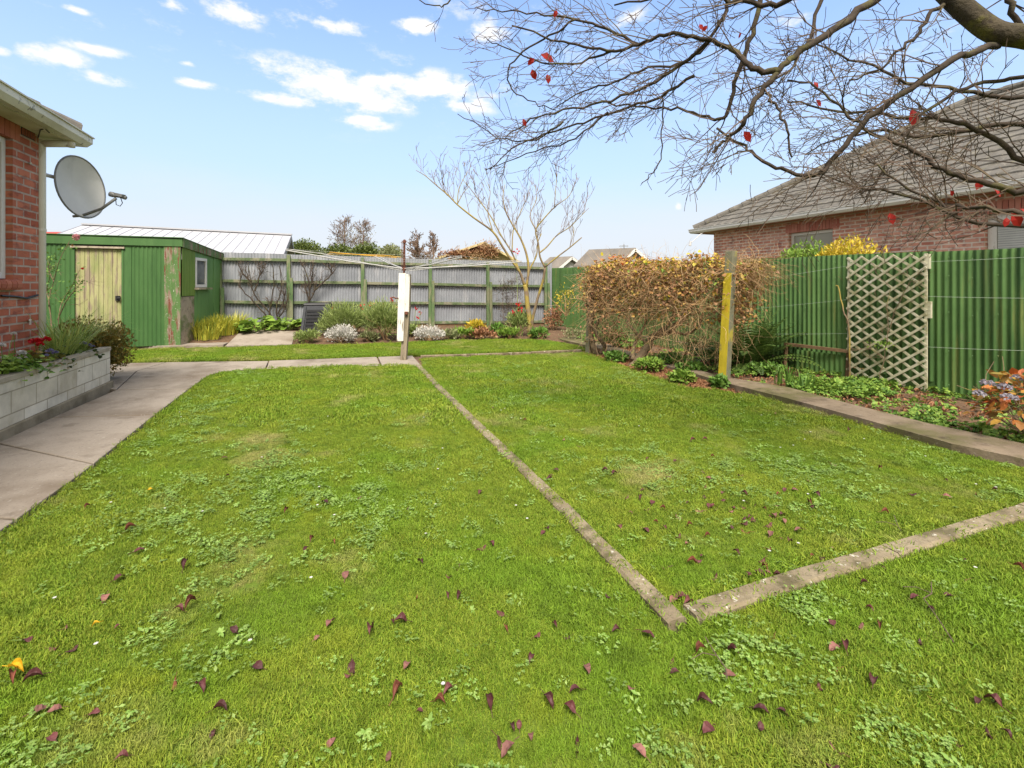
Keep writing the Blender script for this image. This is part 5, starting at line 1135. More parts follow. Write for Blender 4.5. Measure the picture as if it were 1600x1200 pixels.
def dome(name, label, px, py, wpx, hpx, n, size, m, seed, ratio=.14, depth=None, cat='shrub', up=.9, out=.9, clumps=30, spread=.25):
    q = at(px, py); s = F/q.y; rx = wpx/2/s; rz = hpx/s/1.75; return bush(name, label, (q.x, q.y+.15, q.z+rz*.86), (rx, depth or rx*.8, rz), n, size, m, seed, clumps, ratio=ratio, up=up, out=out, spread=spread, cat=cat)
dome('shrub', 'feathery grey-green shrub right beside the compost bin', 538, 529, 68, 52, 5200, .13, 'feather', 41, .10); dome('shrub', 'taller feathery green shrub left of the clothesline post', 600, 533, 60, 60, 5200, .14, 'feather', 42, .10)
dome('silver_shrub', 'silver-white shrub left of the clothesline in front of the feathery shrubs', 530, 538, 44, 26, 2400, .05, 'silver', 43, .45, clumps=26); dome('silver_shrub', 'silver-white shrub right of the clothesline post', 668, 536, 44, 23, 2400, .05, 'silver', 44, .45, clumps=26)
dome('shrub', 'low grey-green herb at the foot of the compost bin', 474, 538, 38, 20, 1200, .07, 'feather', 45, .3); dome('shrub', 'small green bush between slab and grey shrub', 505, 527, 30, 30, 900, .08, 'feather', 46, .2)
dome('shrub', 'upright grey-green bush with pink flowers left of the bare tree', 812, 527, 36, 42, 1900, .08, 'feather', 47, .25)
for i, (px, py, w_, h_, m, lab) in enumerate([(700,533,26,13,'palebush','straw coloured low clump right of the silver shrub'), (724,530,34,15,'limeleaf','bright green low clump in the middle of the back bed'), (752,531,44,15,'brownleaf','brown dying clump in the middle of the back bed'), (775,526,32,16,'greenleaf','leafy green clump at the left of the bare tree group'), (797,531,34,15,'limeleaf','broad leaved green clump just left of the bare tree'), (845,531,30,15,'greenleaf','leafy green clump right of the bare tree trunk'), (572,535,30,12,'palebush','dry low clump between the two feathery shrubs'), (640,527,22,16,'feather','small green plant behind the clothesline post'), (740,522,30,18,'yellowleaf','yellowing clump at the back of the bed')]):
    dome('bedding_plant', lab, px, py, w_, h_, 420, .10, m, 60+i, .5, cat='plant', clumps=12)
def flowers(name, label, pts, m, seed, size=.05, stemm='feather', n=9):
    q = at(pts[0][0], 527); t = thing(name, label, 'flowers', tuple(q)); r = random.Random(seed); a = MB(); b = MB()
    for (px, py) in pts:
        base = at(px+r.uniform(-4, 4), 526); top_ = P(px, py, base.y); a.tube([base, lerp(base, top_, .6)+Vector((r.uniform(-.04,.04), 0, 0)), top_], .006, 4)
        rr = np.random.default_rng(int(px)); nn = n; p = np.array(top_)+rr.normal(0, size*.55, (nn, 3))-[0, 0, .02]; b.leaves(p, unit(rr.normal(size=(nn, 3))), unit(rr.normal(size=(nn, 3))), np.full(nn, size), np.full(nn, size*.8), .2)
    a.build('stems', M[stemm], t); b.build('flower', M[m], t)
flowers('flower_clump', 'tall red flowers behind the feathery shrubs', [(565,478),(580,474),(598,478),(612,468),(618,480),(520,480)], 'redpetal', 3, .05); flowers('flower_clump', 'sparse red flowers right of the clothesline post', [(650,482),(654,494),(657,487)], 'redpetal', 4, .05); flowers('flower_clump', 'pink and red flowers beside the bare tree trunk', [(811,478),(814,483),(802,488),(809,474),(806,393)], 'redpetal', 5, .07)
# wiry shrub and corner plants
q = at(795, 520); t = thing('climber', 'wiry nearly leafless climber on the grey fence left of the bare tree', 'climber', tuple(q)); mb = MB(); r = random.Random(12)
for px in (786, 793, 800, 808): ln, rd = trace(mb, [(px+4, 520, q.y+.5), (px, 490, q.y+.9), (px+r.uniform(-5,5), 460, q.y+1.1), (px+r.uniform(-8,8), 430, q.y+1.2)], .009, .004, 4); sprout(mb, ln, rd, 16, .3, r, 2, .2, 1, rmin=.003)
mb.build('stems', M['twig'], t); mb = MB(); foliage(mb, tuple(P(795, 455, q.y+1.1)), (.35, .12, .6), 160, .04, 14, r=np.random.default_rng(5)); mb.build('leaves', M['darkleaf'], t)
c = P(866, 500, 13.6); bush('shrub', 'dry brown shrub in the far corner where the fences meet', tuple(c), (.28, .25, .36), 500, .08, 'brownleaf', 71, 12)
c = P(884, 470, 13.0); bush('climbing_rose', 'yellow leaved climber on the far end of the green fence', tuple(c), (.28, .18, .42), 170, .07, 'yellowleaf', 72, 12, stem=True, cat='climber')
for i, (px, py, w_, h_) in enumerate([(895,530,30,14), (925,536,34,12)]):
    q = G(px, py); bush('shrub', ('low pale shrub at the far end of the side path', 'low green shrub on the fence side of the far path')[i], (q.x, q.y, .12), (.3, .25, .14), 420, .06, ('palebush', 'greenleaf')[i], 80+i, 10, stem=False)

# ---------------------------------------------------------------- planter and shed plants
def wp(px, off, z): q = WP.pt(WP.t(px, off), z, off); return q
soilz = .47
q = wp(112, -.26, soilz); t = thing('ornamental_grass', 'arching clump of green strap leaves at the far end of the block planter', 'plant', tuple(q)); mb = MB()
blades(mb, q, 170, .70, .013, .12, .8, random.Random(5), .8, 7); blades(mb, wp(92, -.24, soilz), 120, .66, .012, .10, .8, random.Random(6), .7, 7); mb.build('leaves', M['strap'], t)
q = Vector((-5.80, 6.60, 0)); t = thing('round_bush', 'rounded bronze-green bush beyond the end of the block planter', 'shrub', tuple(q)); mb = MB(); foliage(mb, (q.x, q.y, .46), (.42, .42, .40), 15000, .042, 70, r=np.random.default_rng(7), spread=.24, ratio=.6, full=True); mb.build('foliage', M['bronze'], t)
mb = MB(); mb.tube([(q.x, q.y, 0), (q.x, q.y, .5)], [.04, .03], 6)
for _ in range(12): grow(mb, (q.x, q.y, .2), (r.uniform(-1,1), r.uniform(-1,1), .8), .26, .012, 2, r, rmin=.004)
mb.build('stems', M['vinewood'], t)
def geranium(px, off, label, petal, heads, seed, h=.16, n=60, leafm='greenleaf', size=.055):
    q = wp(px, off, soilz); t = thing('geranium', label, 'flowering plant', tuple(q)); rr = np.random.default_rng(seed); mb = MB(); n = int(n*1.6); p = np.array(q)+rr.normal(size=(n, 3))*[.11, .09, .05]+[0, 0, h*.6]; mb.leaves(p, unit(rr.normal(size=(n, 3))*[1, 1, .3]+[0, 0, .2]), unit(rr.normal(size=(n, 3))*.4+[0, 0, 1]), np.full(n, size), np.full(n, size*.95), .15, True); mb.build('leaves', M[leafm], t)
    st_ = MB(); fl_ = MB()
    for (hx, hy, rad) in heads:
        o = off; tt = P(hx, hy, WP.pt(WP.t(hx, o), 0, o).y); st_.tube([q+Vector((0,0,.02)), lerp(q, tt, .5)+Vector((0,0,.03)), tt], .003, 4); m_ = 46; v = unit(rr.normal(size=(m_, 3))); v[:, 2] = np.abs(v[:, 2])*.8; fl_.leaves(np.array(tt)+v*rad*.55, v, unit(rr.normal(size=(m_, 3))), np.full(m_, rad*.75), np.full(m_, rad*.7), .15, True)
    st_.build('stems', M['greenleaf'], t)
    if heads: fl_.build('flower_head', M[petal], t)
geranium(62, -.16, 'red flowering geranium in the block planter', 'redpetal', [(54,535,.045),(71,532,.042),(62,539,.03)], 1, leafm='bronze'); geranium(24, -.18, 'white and pink flowering geranium near the left edge in the planter', 'pinkpetal', [(22,523,.02),(45,556,.0)][:1], 2); geranium(40, -.12, 'pale pink geranium leaning over the planter capping', 'whitepetal', [(33,553,.035),(28,562,.025),(42,560,.02)], 3, .10, leafm='greenleaf')
geranium(6, -.14, 'lime green leaved geranium with white blooms at the left picture edge', 'whitepetal', [(2,541,.03),(21,522,.02)], 4, .2, 130, 'limeleaf'); geranium(14, -.22, 'leafy green geranium against the brick wall', 'whitepetal', [(3,560,.02)], 5, .14, 110, 'limeleaf')
geranium(84, -.10, 'small plant with mauve-blue flowers beside the red geranium', 'bluepetal', [(78,549,.03),(86,552,.028),(72,556,.022)], 6, .08, 40, 'darkleaf'); geranium(132, -.10, 'small mauve-blue flowers at the foot of the arching grass', 'bluepetal', [(130,537,.03),(138,540,.028),(145,542,.022)], 7, .06, 40, 'darkleaf')
geranium(56, -.28, 'dark leaved bushy plant behind the red geranium', 'redpetal', [], 8, .14, 120, 'bronze', .04)
# rose in front of the shed
YR = 8.2; q = P(98, 545, YR); q.z = 0; t = thing('rose_bush', 'leggy rose bush with one pink bloom in front of the green shed', 'rose', tuple(q)); r = random.Random(31); mb = MB(); ls = []
for pts in ([(84,560),(80,500),(76,470),(84,440),(92,410),(100,392),(108,378)], [(88,560),(92,495),(98,470),(112,448),(120,430),(127,418)], [(82,560),(78,480),(73,455),(78,430),(74,415)], [(90,500),(104,470),(118,452),(130,436)], [(84,440),(76,420),(80,400)]):
    ls.append(trace(mb, [(x, y, YR+r.uniform(-.1,.1)) for x, y in pts], .009, .004, 6))
for ln, rd in ls: sprout(mb, ln, rd, 5, .22, r, 1, .3, 1, rmin=.002)
mb.build('stems', M['vinestem'], t); mb = MB(); rr = np.random.default_rng(3)
for ln, rd in ls:
    m_ = 34; p = np.array([tuple(ln[rr.integers(len(ln)//3, len(ln))]) for _ in range(m_)])+rr.normal(0, .045, (m_, 3)); mb.leaves(p, unit(rr.normal(size=(m_, 3))), unit(rr.normal(size=(m_, 3))+[0,0,1]), np.full(m_, .05), np.full(m_, .03), .15, True)
mb.build('leaves', M['greenleaf'], t)
for (px, py, rad, mm) in ((119, 370, .055, 'pinkpetal'), (129, 419, .02, 'redpetal'), (113, 383, .015, 'redpetal')):
    tt = P(px, py, YR); mb = MB(); m_ = 60; v = unit(rr.normal(size=(m_, 3))); mb.leaves(np.array(tt)+v*rad*.4-[0,0,.01], unit(v+[0,0,.5]), v, np.full(m_, rad*.8), np.full(m_, rad*.8), .3, True); mb.build('bloom', M[mm], t)

# ---------------------------------------------------------------- grapevine on its two posts
VP0 = G(917, 553); VP1 = G(1127, 598); vt = thing('grapevine', 'tangled leafless-looking grapevine with a few yellow leaves trained between two posts', 'vine', tuple(G(985, 575)))
def post(name, label, b, top_, w_, mfront, mside):
    t = thing(name, label, 'post', tuple(b)); d = Vector((.552, -.834, 0)); n = Vector((-.834, -.552, 0))
    m = MB(); lo = [b-d*w_/2, b+d*w_/2, b+d*w_/2-n*w_, b-d*w_/2-n*w_]; sh_ = Vector((top_.x-b.x, top_.y-b.y, 0)); hi = [p+sh_+Vector((0,0,top_.z)) for p in lo]; lo = [p-Vector((0,0,.1)) for p in lo]; m.hull(lo, hi); m.build('timber', mside, t, bevel=.006)
    m = MB(); A, B, C_, D_ = lo[0]+n*.003, lo[1]+n*.003, hi[1]+n*.003, hi[0]+n*.003; f = .84
    m.hull([A+n*0, B, lerp(B, C_, f), lerp(A, D_, f)], [p-n*.006 for p in (A, B, lerp(B, C_, f), lerp(A, D_, f))]); m.build('lichen_face', mfront, t); return t
b = VP1.copy(); tp1 = P(1139, 392, VP1.y+.05)
post('vine_post', 'leaning timber post with a bright yellow lichened face at the near end of the grapevine', b, tp1, .115, M['yellowpost'], M['mosspost'])
tp0 = P(922, 425, VP0.y+.05); post('vine_post', 'shorter grey post at the far end of the grapevine', VP0.copy(), tp0, .10, M['mosspost'], M['vinestem'])
r = random.Random(55); mb = MB()
stl = [trace(mb, [(x, y, Y_) for x, y, Y_ in pts], a_/F*8/2, b_/F*8/2, 8, .008, r) for pts, a_, b_ in (
    ([(984,578,8.05),(1000,560,8.1),(1012,540,8.15),(1022,525,8.2),(1045,518,8.15),(1065,500,8.0),(1075,480,7.9),(1090,470,7.7)], 15, 6),
    ([(988,562,8.1),(990,545,8.2),(994,532,8.3),(1004,515,8.3),(1010,495,8.2)], 7, 3), ([(1012,540,8.15),(998,525,8.2),(985,510,8.3),(978,495,8.4)], 6, 3),
    ([(1022,525,8.2),(1045,505,8.3),(1055,480,8.2),(1040,455,8.1)], 7, 4), ([(1045,518,8.15),(1070,522,8.0),(1090,512,7.8),(1100,490,7.6)], 5, 3),
    ([(932,553,9.3),(926,535,9.3),(922,510,9.3),(928,480,9.3),(936,455,9.3)], 11, 6), ([(938,553,9.25),(945,540,9.2),(930,520,9.2),(936,500,9.2),(960,488,9.1),(975,485,9.0),(990,480,8.9)], 8, 4), ([(928,535,9.3),(934,555,9.2),(932,548,9.2)], 3, 2))]
mb.build('trunk', M['vinestem'], vt, smooth=True)
def vinept(f, lat, z):
    q = VP0+(VP1-VP0)*f; e = lat+.14+.30*max(0, min(1, (f-.78)/.15)); return Vector((q.x+e*.9, q.y+e*.45, z))
mb = MB()
def cane(p, d, L, r0, droop, seg=9):
    pts = [p]; d = Vector(d).normalized(); cv_ = Vector((r.gauss(0,1), r.gauss(0,1), r.gauss(0,1)))*.22
    for i in range(seg): d = (d+cv_+Vector((r.gauss(0,1), r.gauss(0,1), r.gauss(0,1)))*.24+Vector((0,0,-droop))).normalized(); pts.append(pts[-1]+d*L/seg)
    mb.tube(pts, [lerp(r0, r0*.4, i/seg) for i in range(seg+1)], 3, cap=False)
def topz(f): return lerp(1.74, 1.70, f)+.05*math.sin(f*9)+.05*math.sin(f*23+1)+.10*math.sin(math.pi*min(1, max(0, f)))-.05+(-.18*max(0, .08-f)/.12)
for _ in range(3500):
    f = r.uniform(-.04, 1.04); hz_ = r.betavariate(1.25, 1.25); zlow = .66+.22*abs(math.sin(f*7+.5))+(.2 if f < .05 or f > .98 else 0); z = lerp(zlow, topz(f), hz_)
    if z < 1.2 and mnoise.noise(Vector((f*7, z*5, 3))) < -.08: continue
    cane(vinept(f, r.gauss(0, .15), z), (r.gauss(0, 1), r.gauss(0, 1), r.gauss(.0, .7)), r.uniform(.18, .6), r.uniform(.0016, .0036), .08)
for _ in range(1300): f = r.betavariate(1.0, 1.1); cane(vinept(f, r.gauss(0, .15), r.uniform(.45, 1.2)), (r.gauss(0, .6), r.gauss(0, .5), r.choice((-1, -1, .6))), r.uniform(.2, .7), r.uniform(.0015, .003), .12)
for _ in range(260): cane(vinept(r.uniform(.98, 1.10), r.gauss(.02, .12), r.uniform(1.35, 1.75)), (r.gauss(.8, .7), r.gauss(-.3, .5), r.gauss(-.2, .5)), r.uniform(.25, .6), .003, .16)
for _ in range(70): f = r.uniform(0, 1.05); cane(vinept(f, r.gauss(0, .12), topz(f)-.02), (r.gauss(0, .7), r.gauss(0, .7), 1), r.uniform(.08, .26), .002, .0)
mb.build('canes', M['vinewood'], vt)
def vleaves(n, m, f0, f1, zf, size, seed, lat=.22, name='leaves'):
    rr = np.random.default_rng(seed); f = rr.uniform(f0, f1, n); z = np.array([zf(rr, ff) for ff in f]); la_ = rr.normal(0, lat*.75, n); q = np.array([tuple(vinept(ff, l, zz)) for ff, l, zz in zip(f, la_, z)])
    mb = MB(); L = size*rr.uniform(.5, 1.25, n); mb.leaves(q, unit(rr.normal(size=(n, 3))*[1, 1, .7]+[0, 0, -.5]), unit(rr.normal(size=(n, 3))), L, L*.8, .25, True); mb.build(name, M[m], vt)
vleaves(7500, 'vineleaf', -.05, 1.05, lambda g, f: .72+(topz(f)-.70)*g.beta(1.9, 1.1), .055, 1)
vleaves(500, 'brownleaf', -.06, .35, lambda g, f: g.uniform(.25, 1.2), .05, 9); vleaves(650, 'yellowleaf', .0, 1.05, lambda g, f: 1.05+(topz(f)-1.0)*g.beta(3, 1.2), .065, 2); vleaves(260, 'limeleaf', .1, 1.1, lambda g, f: 1.1+(topz(f)-1.05)*g.beta(3, 1.6), .065, 3)
vleaves(120, 'orangeleaf', .05, .55, lambda g, f: topz(f)+g.uniform(-.06, .06), .07, 4); vleaves(26, 'goldleaf', .9, 1.0, lambda g, f: g.uniform(1.08, 1.32), .07, 6, .05); vleaves(30, 'goldleaf', .05, .95, lambda g, f: g.uniform(.7, 1.1), .05, 7, .1)

# ---------------------------------------------------------------- right bed: fern, ground cover, litter, irises, hydrangea
FQ = RF.pt(RF.t(1172, .55), 0, .55); t = thing('fern', 'large dark green fern between the grapevine post and the green fence', 'fern', tuple(FQ)); mb = MB(); r = random.Random(8)
for _ in range(95):
    a = r.uniform(0, 6.283); e = r.uniform(.35, 1.4); L = r.uniform(.8, 1.15); d = Vector((math.cos(a)*math.cos(e), math.sin(a)*math.cos(e), math.sin(e))); p = FQ+Vector((math.cos(a)*.06, math.sin(a)*.06, .02)); pts = [p.copy()]; n = 22; ds = []
    for i in range(n): d = (d+Vector((0, 0, -.065*(i/n+.3)))).normalized(); p = p+d*L/n; pts.append(p.copy()); ds.append(d.copy())
    mb.tube(pts, [.004*(1-i/(n+1))+.0008 for i in range(n+1)], 3, cap=False)
    P_, D_, U_, L_ = [], [], [], []
    for i in range(2, n):
        s = ds[i].cross(Vector((0,0,1))).normalized(); u = s.cross(ds[i])
        for sg in (-1, 1): P_.append(tuple(pts[i])); D_.append(tuple(s*sg+ds[i]*.45-Vector((0,0,.15)))); U_.append(tuple(u)); L_.append(.135*math.sin(math.pi*(i/n)**.8)+.01)
    L_ = np.array(L_); mb.leaves(np.array(P_), np.array(D_), np.array(U_), L_, np.full(len(L_), .034), .1)
mb.build('fronds', M['fernleaf'], t)
def bedrect(n, t0, t1, o0, o1, seed, dens=None):
    rr = np.random.default_rng(seed); tt = rr.uniform(t0, t1, n); oo = rr.uniform(0, 1, n); out = []
    for a, b in zip(tt, oo):
        q = RF.pt(a, 0, lerp(o0, o1(a) if callable(o1) else o1, b)); out.append((q.x, q.y))
    out = np.array(out)
    if dens is not None: out = out[rr.random(len(out)) < dens(out[:, 0], out[:, 1])]
    return out
# distance from fence to the back edge of the side path
cbl = [(((q-RF.A).dot(RF.d)), ((q-RF.A).dot(RF.n))) for q in cb]; cbl.sort()
wid = lambda t: interp(t, cbl)
GCc = hidden_collection('cover_plants', [('cover', rosette(14, .040, .62, 11, True, 1.0, .016), M['limeleaf']), ('cover', rosette(14, .036, .6, 12, True, .9, .016), M['greenleaf']), ('cover', rosette(16, .030, .7, 13, True, 1.0, .018), M['limeleaf'])])
p = bedrect(5000, RF.t(1300), RF.L+5, .02, lambda t: wid(t)-.03, 1, lambda x, y: np.clip(vnoise(x, y, 2, 5)*3.0-.75, .08, 1)); scatter('ground_cover', np.column_stack([p, rng.uniform(.0, .05, len(p))]), rng.uniform(.7, 1.5, len(p)), GCc, .35)['label'] = 'low bright green leafy ground cover along the green fence'
p = bedrect(2600, RF.t(960), RF.t(1300), .02, lambda t: wid(t)-.05, 2, lambda x, y: np.clip(vnoise(x, y, 2.2, 6)*3-1.3, 0, 1)); scatter('ground_cover', np.column_stack([p, rng.uniform(.0, .04, len(p))]), rng.uniform(.6, 1.2, len(p)), GCc, .3)
LC = hidden_collection('dry_leaves', [('dry', leafmb(20+i), M['brownleaf']) for i in range(4)])
p = bedrect(5200, .3, RF.L+5, .02, lambda t: wid(t)+.0, 3, lambda x, y: np.clip(vnoise(x, y, 1.3, 7)*2-.2, .15, 1)); scatter('leaf_litter', np.column_stack([p, np.full(len(p), -.02)]), rng.uniform(.5, 1.1, len(p)), LC, .5)
# strip of bare soil and litter between lawn and side path, under the vine
SP = [G(1160,612), G(1130,613), G(1070,607), G(1020,591), G(985,579), G(940,563), G(908,551), G(930,543,.0), G(985,556,.0), G(1060,577), G(1150,603)]
X = rng.uniform(0, 5, 90000); Y = rng.uniform(5, 12, 90000); m = inside(SP, X, Y) & (rng.random(90000) < .55); X, Y = X[m], Y[m]; scatter('leaf_litter', np.stack([X, Y, np.full(len(X), -.022)], 1), rng.uniform(.4, .95, len(X)), LC, .5); print('litter', len(X))
for i, (px, py, w_, h_, m, lab) in enumerate([(963,566,34,13,'greenleaf','low green weed at the far foot of the grapevine'), (1018,583,44,19,'limeleaf','widest leafy clump at the foot of the vine trunk'), (1068,600,36,16,'limeleaf','leafy green clump between vine trunk and yellow post'), (1128,608,22,15,'greenleaf','small green weed at the foot of the yellow post'), (1045,570,60,14,'greenleaf','ground hugging green plants behind the vine trunk'), (1085,583,40,12,'greenleaf','scattered green plants on the moss path edge'), (960,545,40,26,'greenleaf','green bush behind the far end of the vine'), (1200,585,50,14,'greenleaf','green cover plants in front of the fern'), (1096,560,50,30,'darkleaf','dark shrub behind the grapevine')]):
    q = G(px, py); s = F/q.y; bush('bed_plant', lab, (q.x, q.y+.1, h_/s*.40), (w_/s/2, w_/s/2.4, h_/s*.55), int(260+w_*h_*.5), .065, m, 90+i, 14, stem=False, cat='plant', ratio=.6, six=True, flat=1, up=.5)
for i, (px, py, n, h) in enumerate([(1232,606,16,.34), (1216,600,10,.26), (1255,612,12,.30), (1262,610,9,.22)]):
    strap('iris', ['upright iris leaves in front of the low timber frame', 'small iris tuft left of the timber frame post', 'iris leaves at the middle of the low timber frame', 'short blue-green iris tuft right of the other irises'][i], G(px, py), n, h, .024, .05, 'greenleaf', i, .22, droop=.1)
q = RF.pt(RF.t(1365, .12), 0, .12); t = thing('creeper', 'sparse climbing stems with a few leaves on the lattice trellis', 'climber', tuple(q)); mb = MB(); r = random.Random(14); ls = []
for pts in ([(1372,612),(1380,560),(1388,520),(1386,480),(1390,450),(1372,430),(1362,410)], [(1388,520),(1400,480),(1425,440),(1446,418)], [(1380,560),(1360,545),(1345,552)], [(1352,608),(1346,595)]): ls.append(trace(mb, [(x, y, RF.p(x, y, .10).y) for x, y in pts], .006, .003, 5, .008, r))
for ln, rd in ls: sprout(mb, ln, rd, 12, .2, r, 1, .1, 1, rmin=.0016)
mb.build('stems', M['vinestem'], t)
foliage(mb2 := MB(), tuple(RF.p(1385, 540, .13)), (.22, .05, .10), 60, .04, 8, r=np.random.default_rng(2)); foliage(mb2, tuple(RF.p(1376, 605, .16)), (.22, .1, .14), 160, .05, 8, r=np.random.default_rng(3)); mb2.build('leaves', M['limeleaf'], t)
q = RF.pt(RF.t(1322, .1), .0, .1); t = thing('pruned_stem', 'bare pruned stem rising beside the left edge of the lattice', 'stem', tuple(q)); mb = MB(); trace(mb, [(x, y, RF.p(x, y, .08).y) for x, y in ((1328,600),(1326,510),(1318,485),(1310,450),(1306,446))], .012, .007, 6, .004, r); trace(mb, [(x, y, RF.p(x, y, .08).y) for x, y in ((1323,505),(1325,480))], .008, .006, 6); mb.build('stem', M['palebark'], t)
# hydrangea
HQ = Vector((4.42, 4.05, 0)); t = thing('hydrangea', 'hydrangea with orange autumn leaves and faded mauve flower heads at the right edge', 'shrub', tuple(HQ)); rr = np.random.default_rng(9); n = 260
v = unit(rr.normal(size=(n, 3))); v[:, 2] = np.abs(v[:, 2]); p = np.array([HQ.x, HQ.y, .22])+v*[.42, .40, .42]*rr.uniform(.5, 1, (n, 1)); mb = MB(); L = rr.uniform(.06, .12, n); mb.leaves(p, unit(v*[1,1,.2]+rr.normal(size=(n, 3))*.4-[0,0,.25]), unit(rr.normal(size=(n, 3))*.4+[0,0,1]), L, L*.62, .16, True); mb.build('leaves', M['orangeleaf'], t)
mb = MB(); r = random.Random(3)
for _ in range(16): grow(mb, HQ, (r.uniform(-.8,.8), r.uniform(-.8,.8), 1), .55, .007, 1, r, kids=2, rmin=.003)
mb.build('stems', M['vinestem'], t)
for (px, py, Y_, rad) in ((1543,600,4.0,.055), (1530,616,3.95,.045), (1570,606,3.95,.05), (1577,622,3.9,.06), (1590,592,4.1,.05)):
    mb = MB(); m_ = 70; v = unit(rr.normal(size=(m_, 3))); v[:, 2] = np.abs(v[:, 2])*.6; mb.leaves(np.array(P(px, py, Y_))+v*rad*.7, unit(v+rr.normal(size=(m_, 3))*.5), v, np.full(m_, .022), np.full(m_, .02), .1, True); mb.build('flower_head', M['lilac'], t)
# bright shrub beyond the green fence
for (px, w_, m, lab, sd) in ((1262, 76, 'limeleaf', 'lime green shrub top showing over the green fence under the neighbour window', 5), (1332, 94, 'yellowleaf', 'golden yellow shrub top showing over the green fence left of the lattice', 6)):
    q = RF.pt(RF.t(px, -.75), 0, -.75); s = F/q.y; bush('shrub', lab, (q.x, q.y, 1.01), (w_/s/2, .42, 1.01), 6500, .075, m, sd, 40, ratio=.42, topf=.42)
# ---------------------------------------------------------------- the big tree whose branches sweep over the right of the garden
bt_ = thing('overhanging_tree', 'large mossy limbed tree with bare twigs and last red leaves reaching in from the right', 'tree', (4.75, 2.1, 0)); r = random.Random(101)
mb = MB(); TR = [Vector((4.75, 2.1, -.05)), Vector((4.72, 2.1, .5)), Vector((4.66, 2.15, 1.1)), Vector((4.5, 2.25, 1.8)), Vector((4.15, 2.5, 2.35)), P(1640, 62, 2.9)]
mb.tube(TR, [.21, .17, .155, .145, .12, .085], 14, cap=True); mb.build('trunk', M['limbbark'], bt_, smooth=True)
def B(pts, w0, w1, n=8, wob=.0):
    Y0 = sum(p[2] for p in pts)/len(pts); return trace(mb, pts, w0*.95/F*Y0/2, w1*.95/F*Y0/2, n, wob, r)
mb = MB()
B([(1650,66,2.9),(1600,57,2.95),(1555,50,3.0),(1515,22,3.05),(1478,-12,3.1),(1430,-60,3.2),(1370,-120,3.3)], 37, 28, 12); mb.build('limb', M['limbbark'], bt_, smooth=True)
mb = MB(); L = []
def A(pts, w0, w1, cnt, Lg, lev=2, bias=(0, 0, 0), f0=.1, wob=.008): L.append((B(pts, w0, w1, 7, wob), cnt, Lg, lev, Vector(bias), f0))
A([(1560,72,3.0),(1500,90,2.95),(1440,125,2.95),(1370,175,3.0),(1330,215,3.05),(1295,258,3.1),(1284,271,3.1),(1255,274,3.15),(1210,262,3.2),(1175,238,3.3),(1150,222,3.35),(1120,200,3.4)], 11, 4, 46, .42, 2, (-.4,.1,-.1))
A([(1400,-20,3.4),(1340,20,3.35),(1290,55,3.3),(1245,85,3.25),(1218,110,3.2),(1190,145,3.2),(1165,185,3.2),(1150,208,3.25),(1128,222,3.3),(1114,238,3.3)], 14, 4, 34, .42, 2, (-.4,0,-.2))
A([(1216,112,3.2),(1190,112,3.25),(1165,97,3.3),(1145,78,3.4),(1115,65,3.5),(1085,58,3.5),(1040,52,3.6),(1000,70,3.7),(950,78,3.8),(900,70,3.9),(860,62,4.0),(800,40,4.1)], 10, 3, 44, .5, 2, (-.5,.1,-.1))
A([(1660,312,2.6),(1600,300,2.65),(1560,292,2.7),(1500,275,2.8),(1450,250,2.9),(1400,225,3.0),(1350,200,3.1),(1320,175,3.2),(1275,135,3.3),(1230,125,3.4)], 11, 3, 60, .40, 3, (-.3,.1,-.1))
A([(1660,300,3.2),(1600,255,3.2),(1550,215,3.25),(1500,190,3.3),(1440,185,3.4),(1370,178,3.5),(1300,170,3.6),(1230,160,3.7)], 10, 3, 50, .42, 3, (-.3,.1,.0))
A([(1188,-20,3.5),(1182,30,3.5),(1165,80,3.5),(1150,130,3.55),(1135,178,3.6),(1122,187,3.6),(1100,180,3.7),(1060,172,3.8),(1010,168,3.9),(950,160,4.0)], 8, 3, 34, .45, 2, (-.4,0,-.2))
A([(1300,-30,3.0),(1250,-4,3.1),(1200,8,3.2),(1150,3,3.3),(1100,-6,3.4),(1040,-4,3.5),(960,8,3.7)], 11, 3, 36, .5, 2, (-.4,0,-.1))
A([(1196,145,3.2),(1215,170,3.15),(1225,190,3.1),(1233,215,3.1),(1237,245,3.1)], 5, 3, 6, .25, 1, (0,0,-.3))
A([(1148,-10,3.6),(1130,20,3.6),(1105,70,3.7),(1060,100,3.8),(1000,112,3.9),(950,130,4.0),(900,148,4.1),(870,166,4.2)], 6, 2, 34, .45, 2, (-.5,0,-.1))
A([(1110,62,3.5),(1050,110,3.7),(1000,140,3.8),(940,160,3.9),(880,172,4.0),(830,186,4.1),(790,215,4.2)], 6, 2, 40, .42, 2, (-.5,0,-.15))
A([(1085,118,3.7),(1030,150,3.8),(960,175,3.9),(900,195,4.0),(850,212,4.1),(800,232,4.2),(765,265,4.2)], 5, 1.6, 34, .42, 2, (-.5,0,-.1))
A([(1000,70,3.7),(950,45,3.8),(900,30,3.9),(850,22,4.0),(800,18,4.1),(745,12,4.2)], 5, 1.6, 34, .45, 2, (-.5,0,-.0))
A([(900,30,3.9),(860,55,4.0),(820,80,4.1),(795,110,4.15),(800,140,4.2),(835,160,4.2),(868,172,4.2)], 3.5, 1.6, 22, .35, 2, (-.3,0,-.3))
A([(960,78,3.8),(920,95,3.9),(870,100,4.0),(830,92,4.1),(790,75,4.15),(760,60,4.2)], 4, 1.6, 24, .4, 2, (-.5,0,-.1))
A([(880,190,4.0),(840,215,4.1),(800,222,4.2),(760,205,4.2),(715,178,4.3)], 3, 1.3, 16, .3, 1, (-.6,0,0))
A([(950,175,3.9),(900,215,4.0),(850,232,4.1),(800,250,4.2),(758,266,4.2)], 3, 1.3, 16, .3, 1, (-.5,0,-.2))
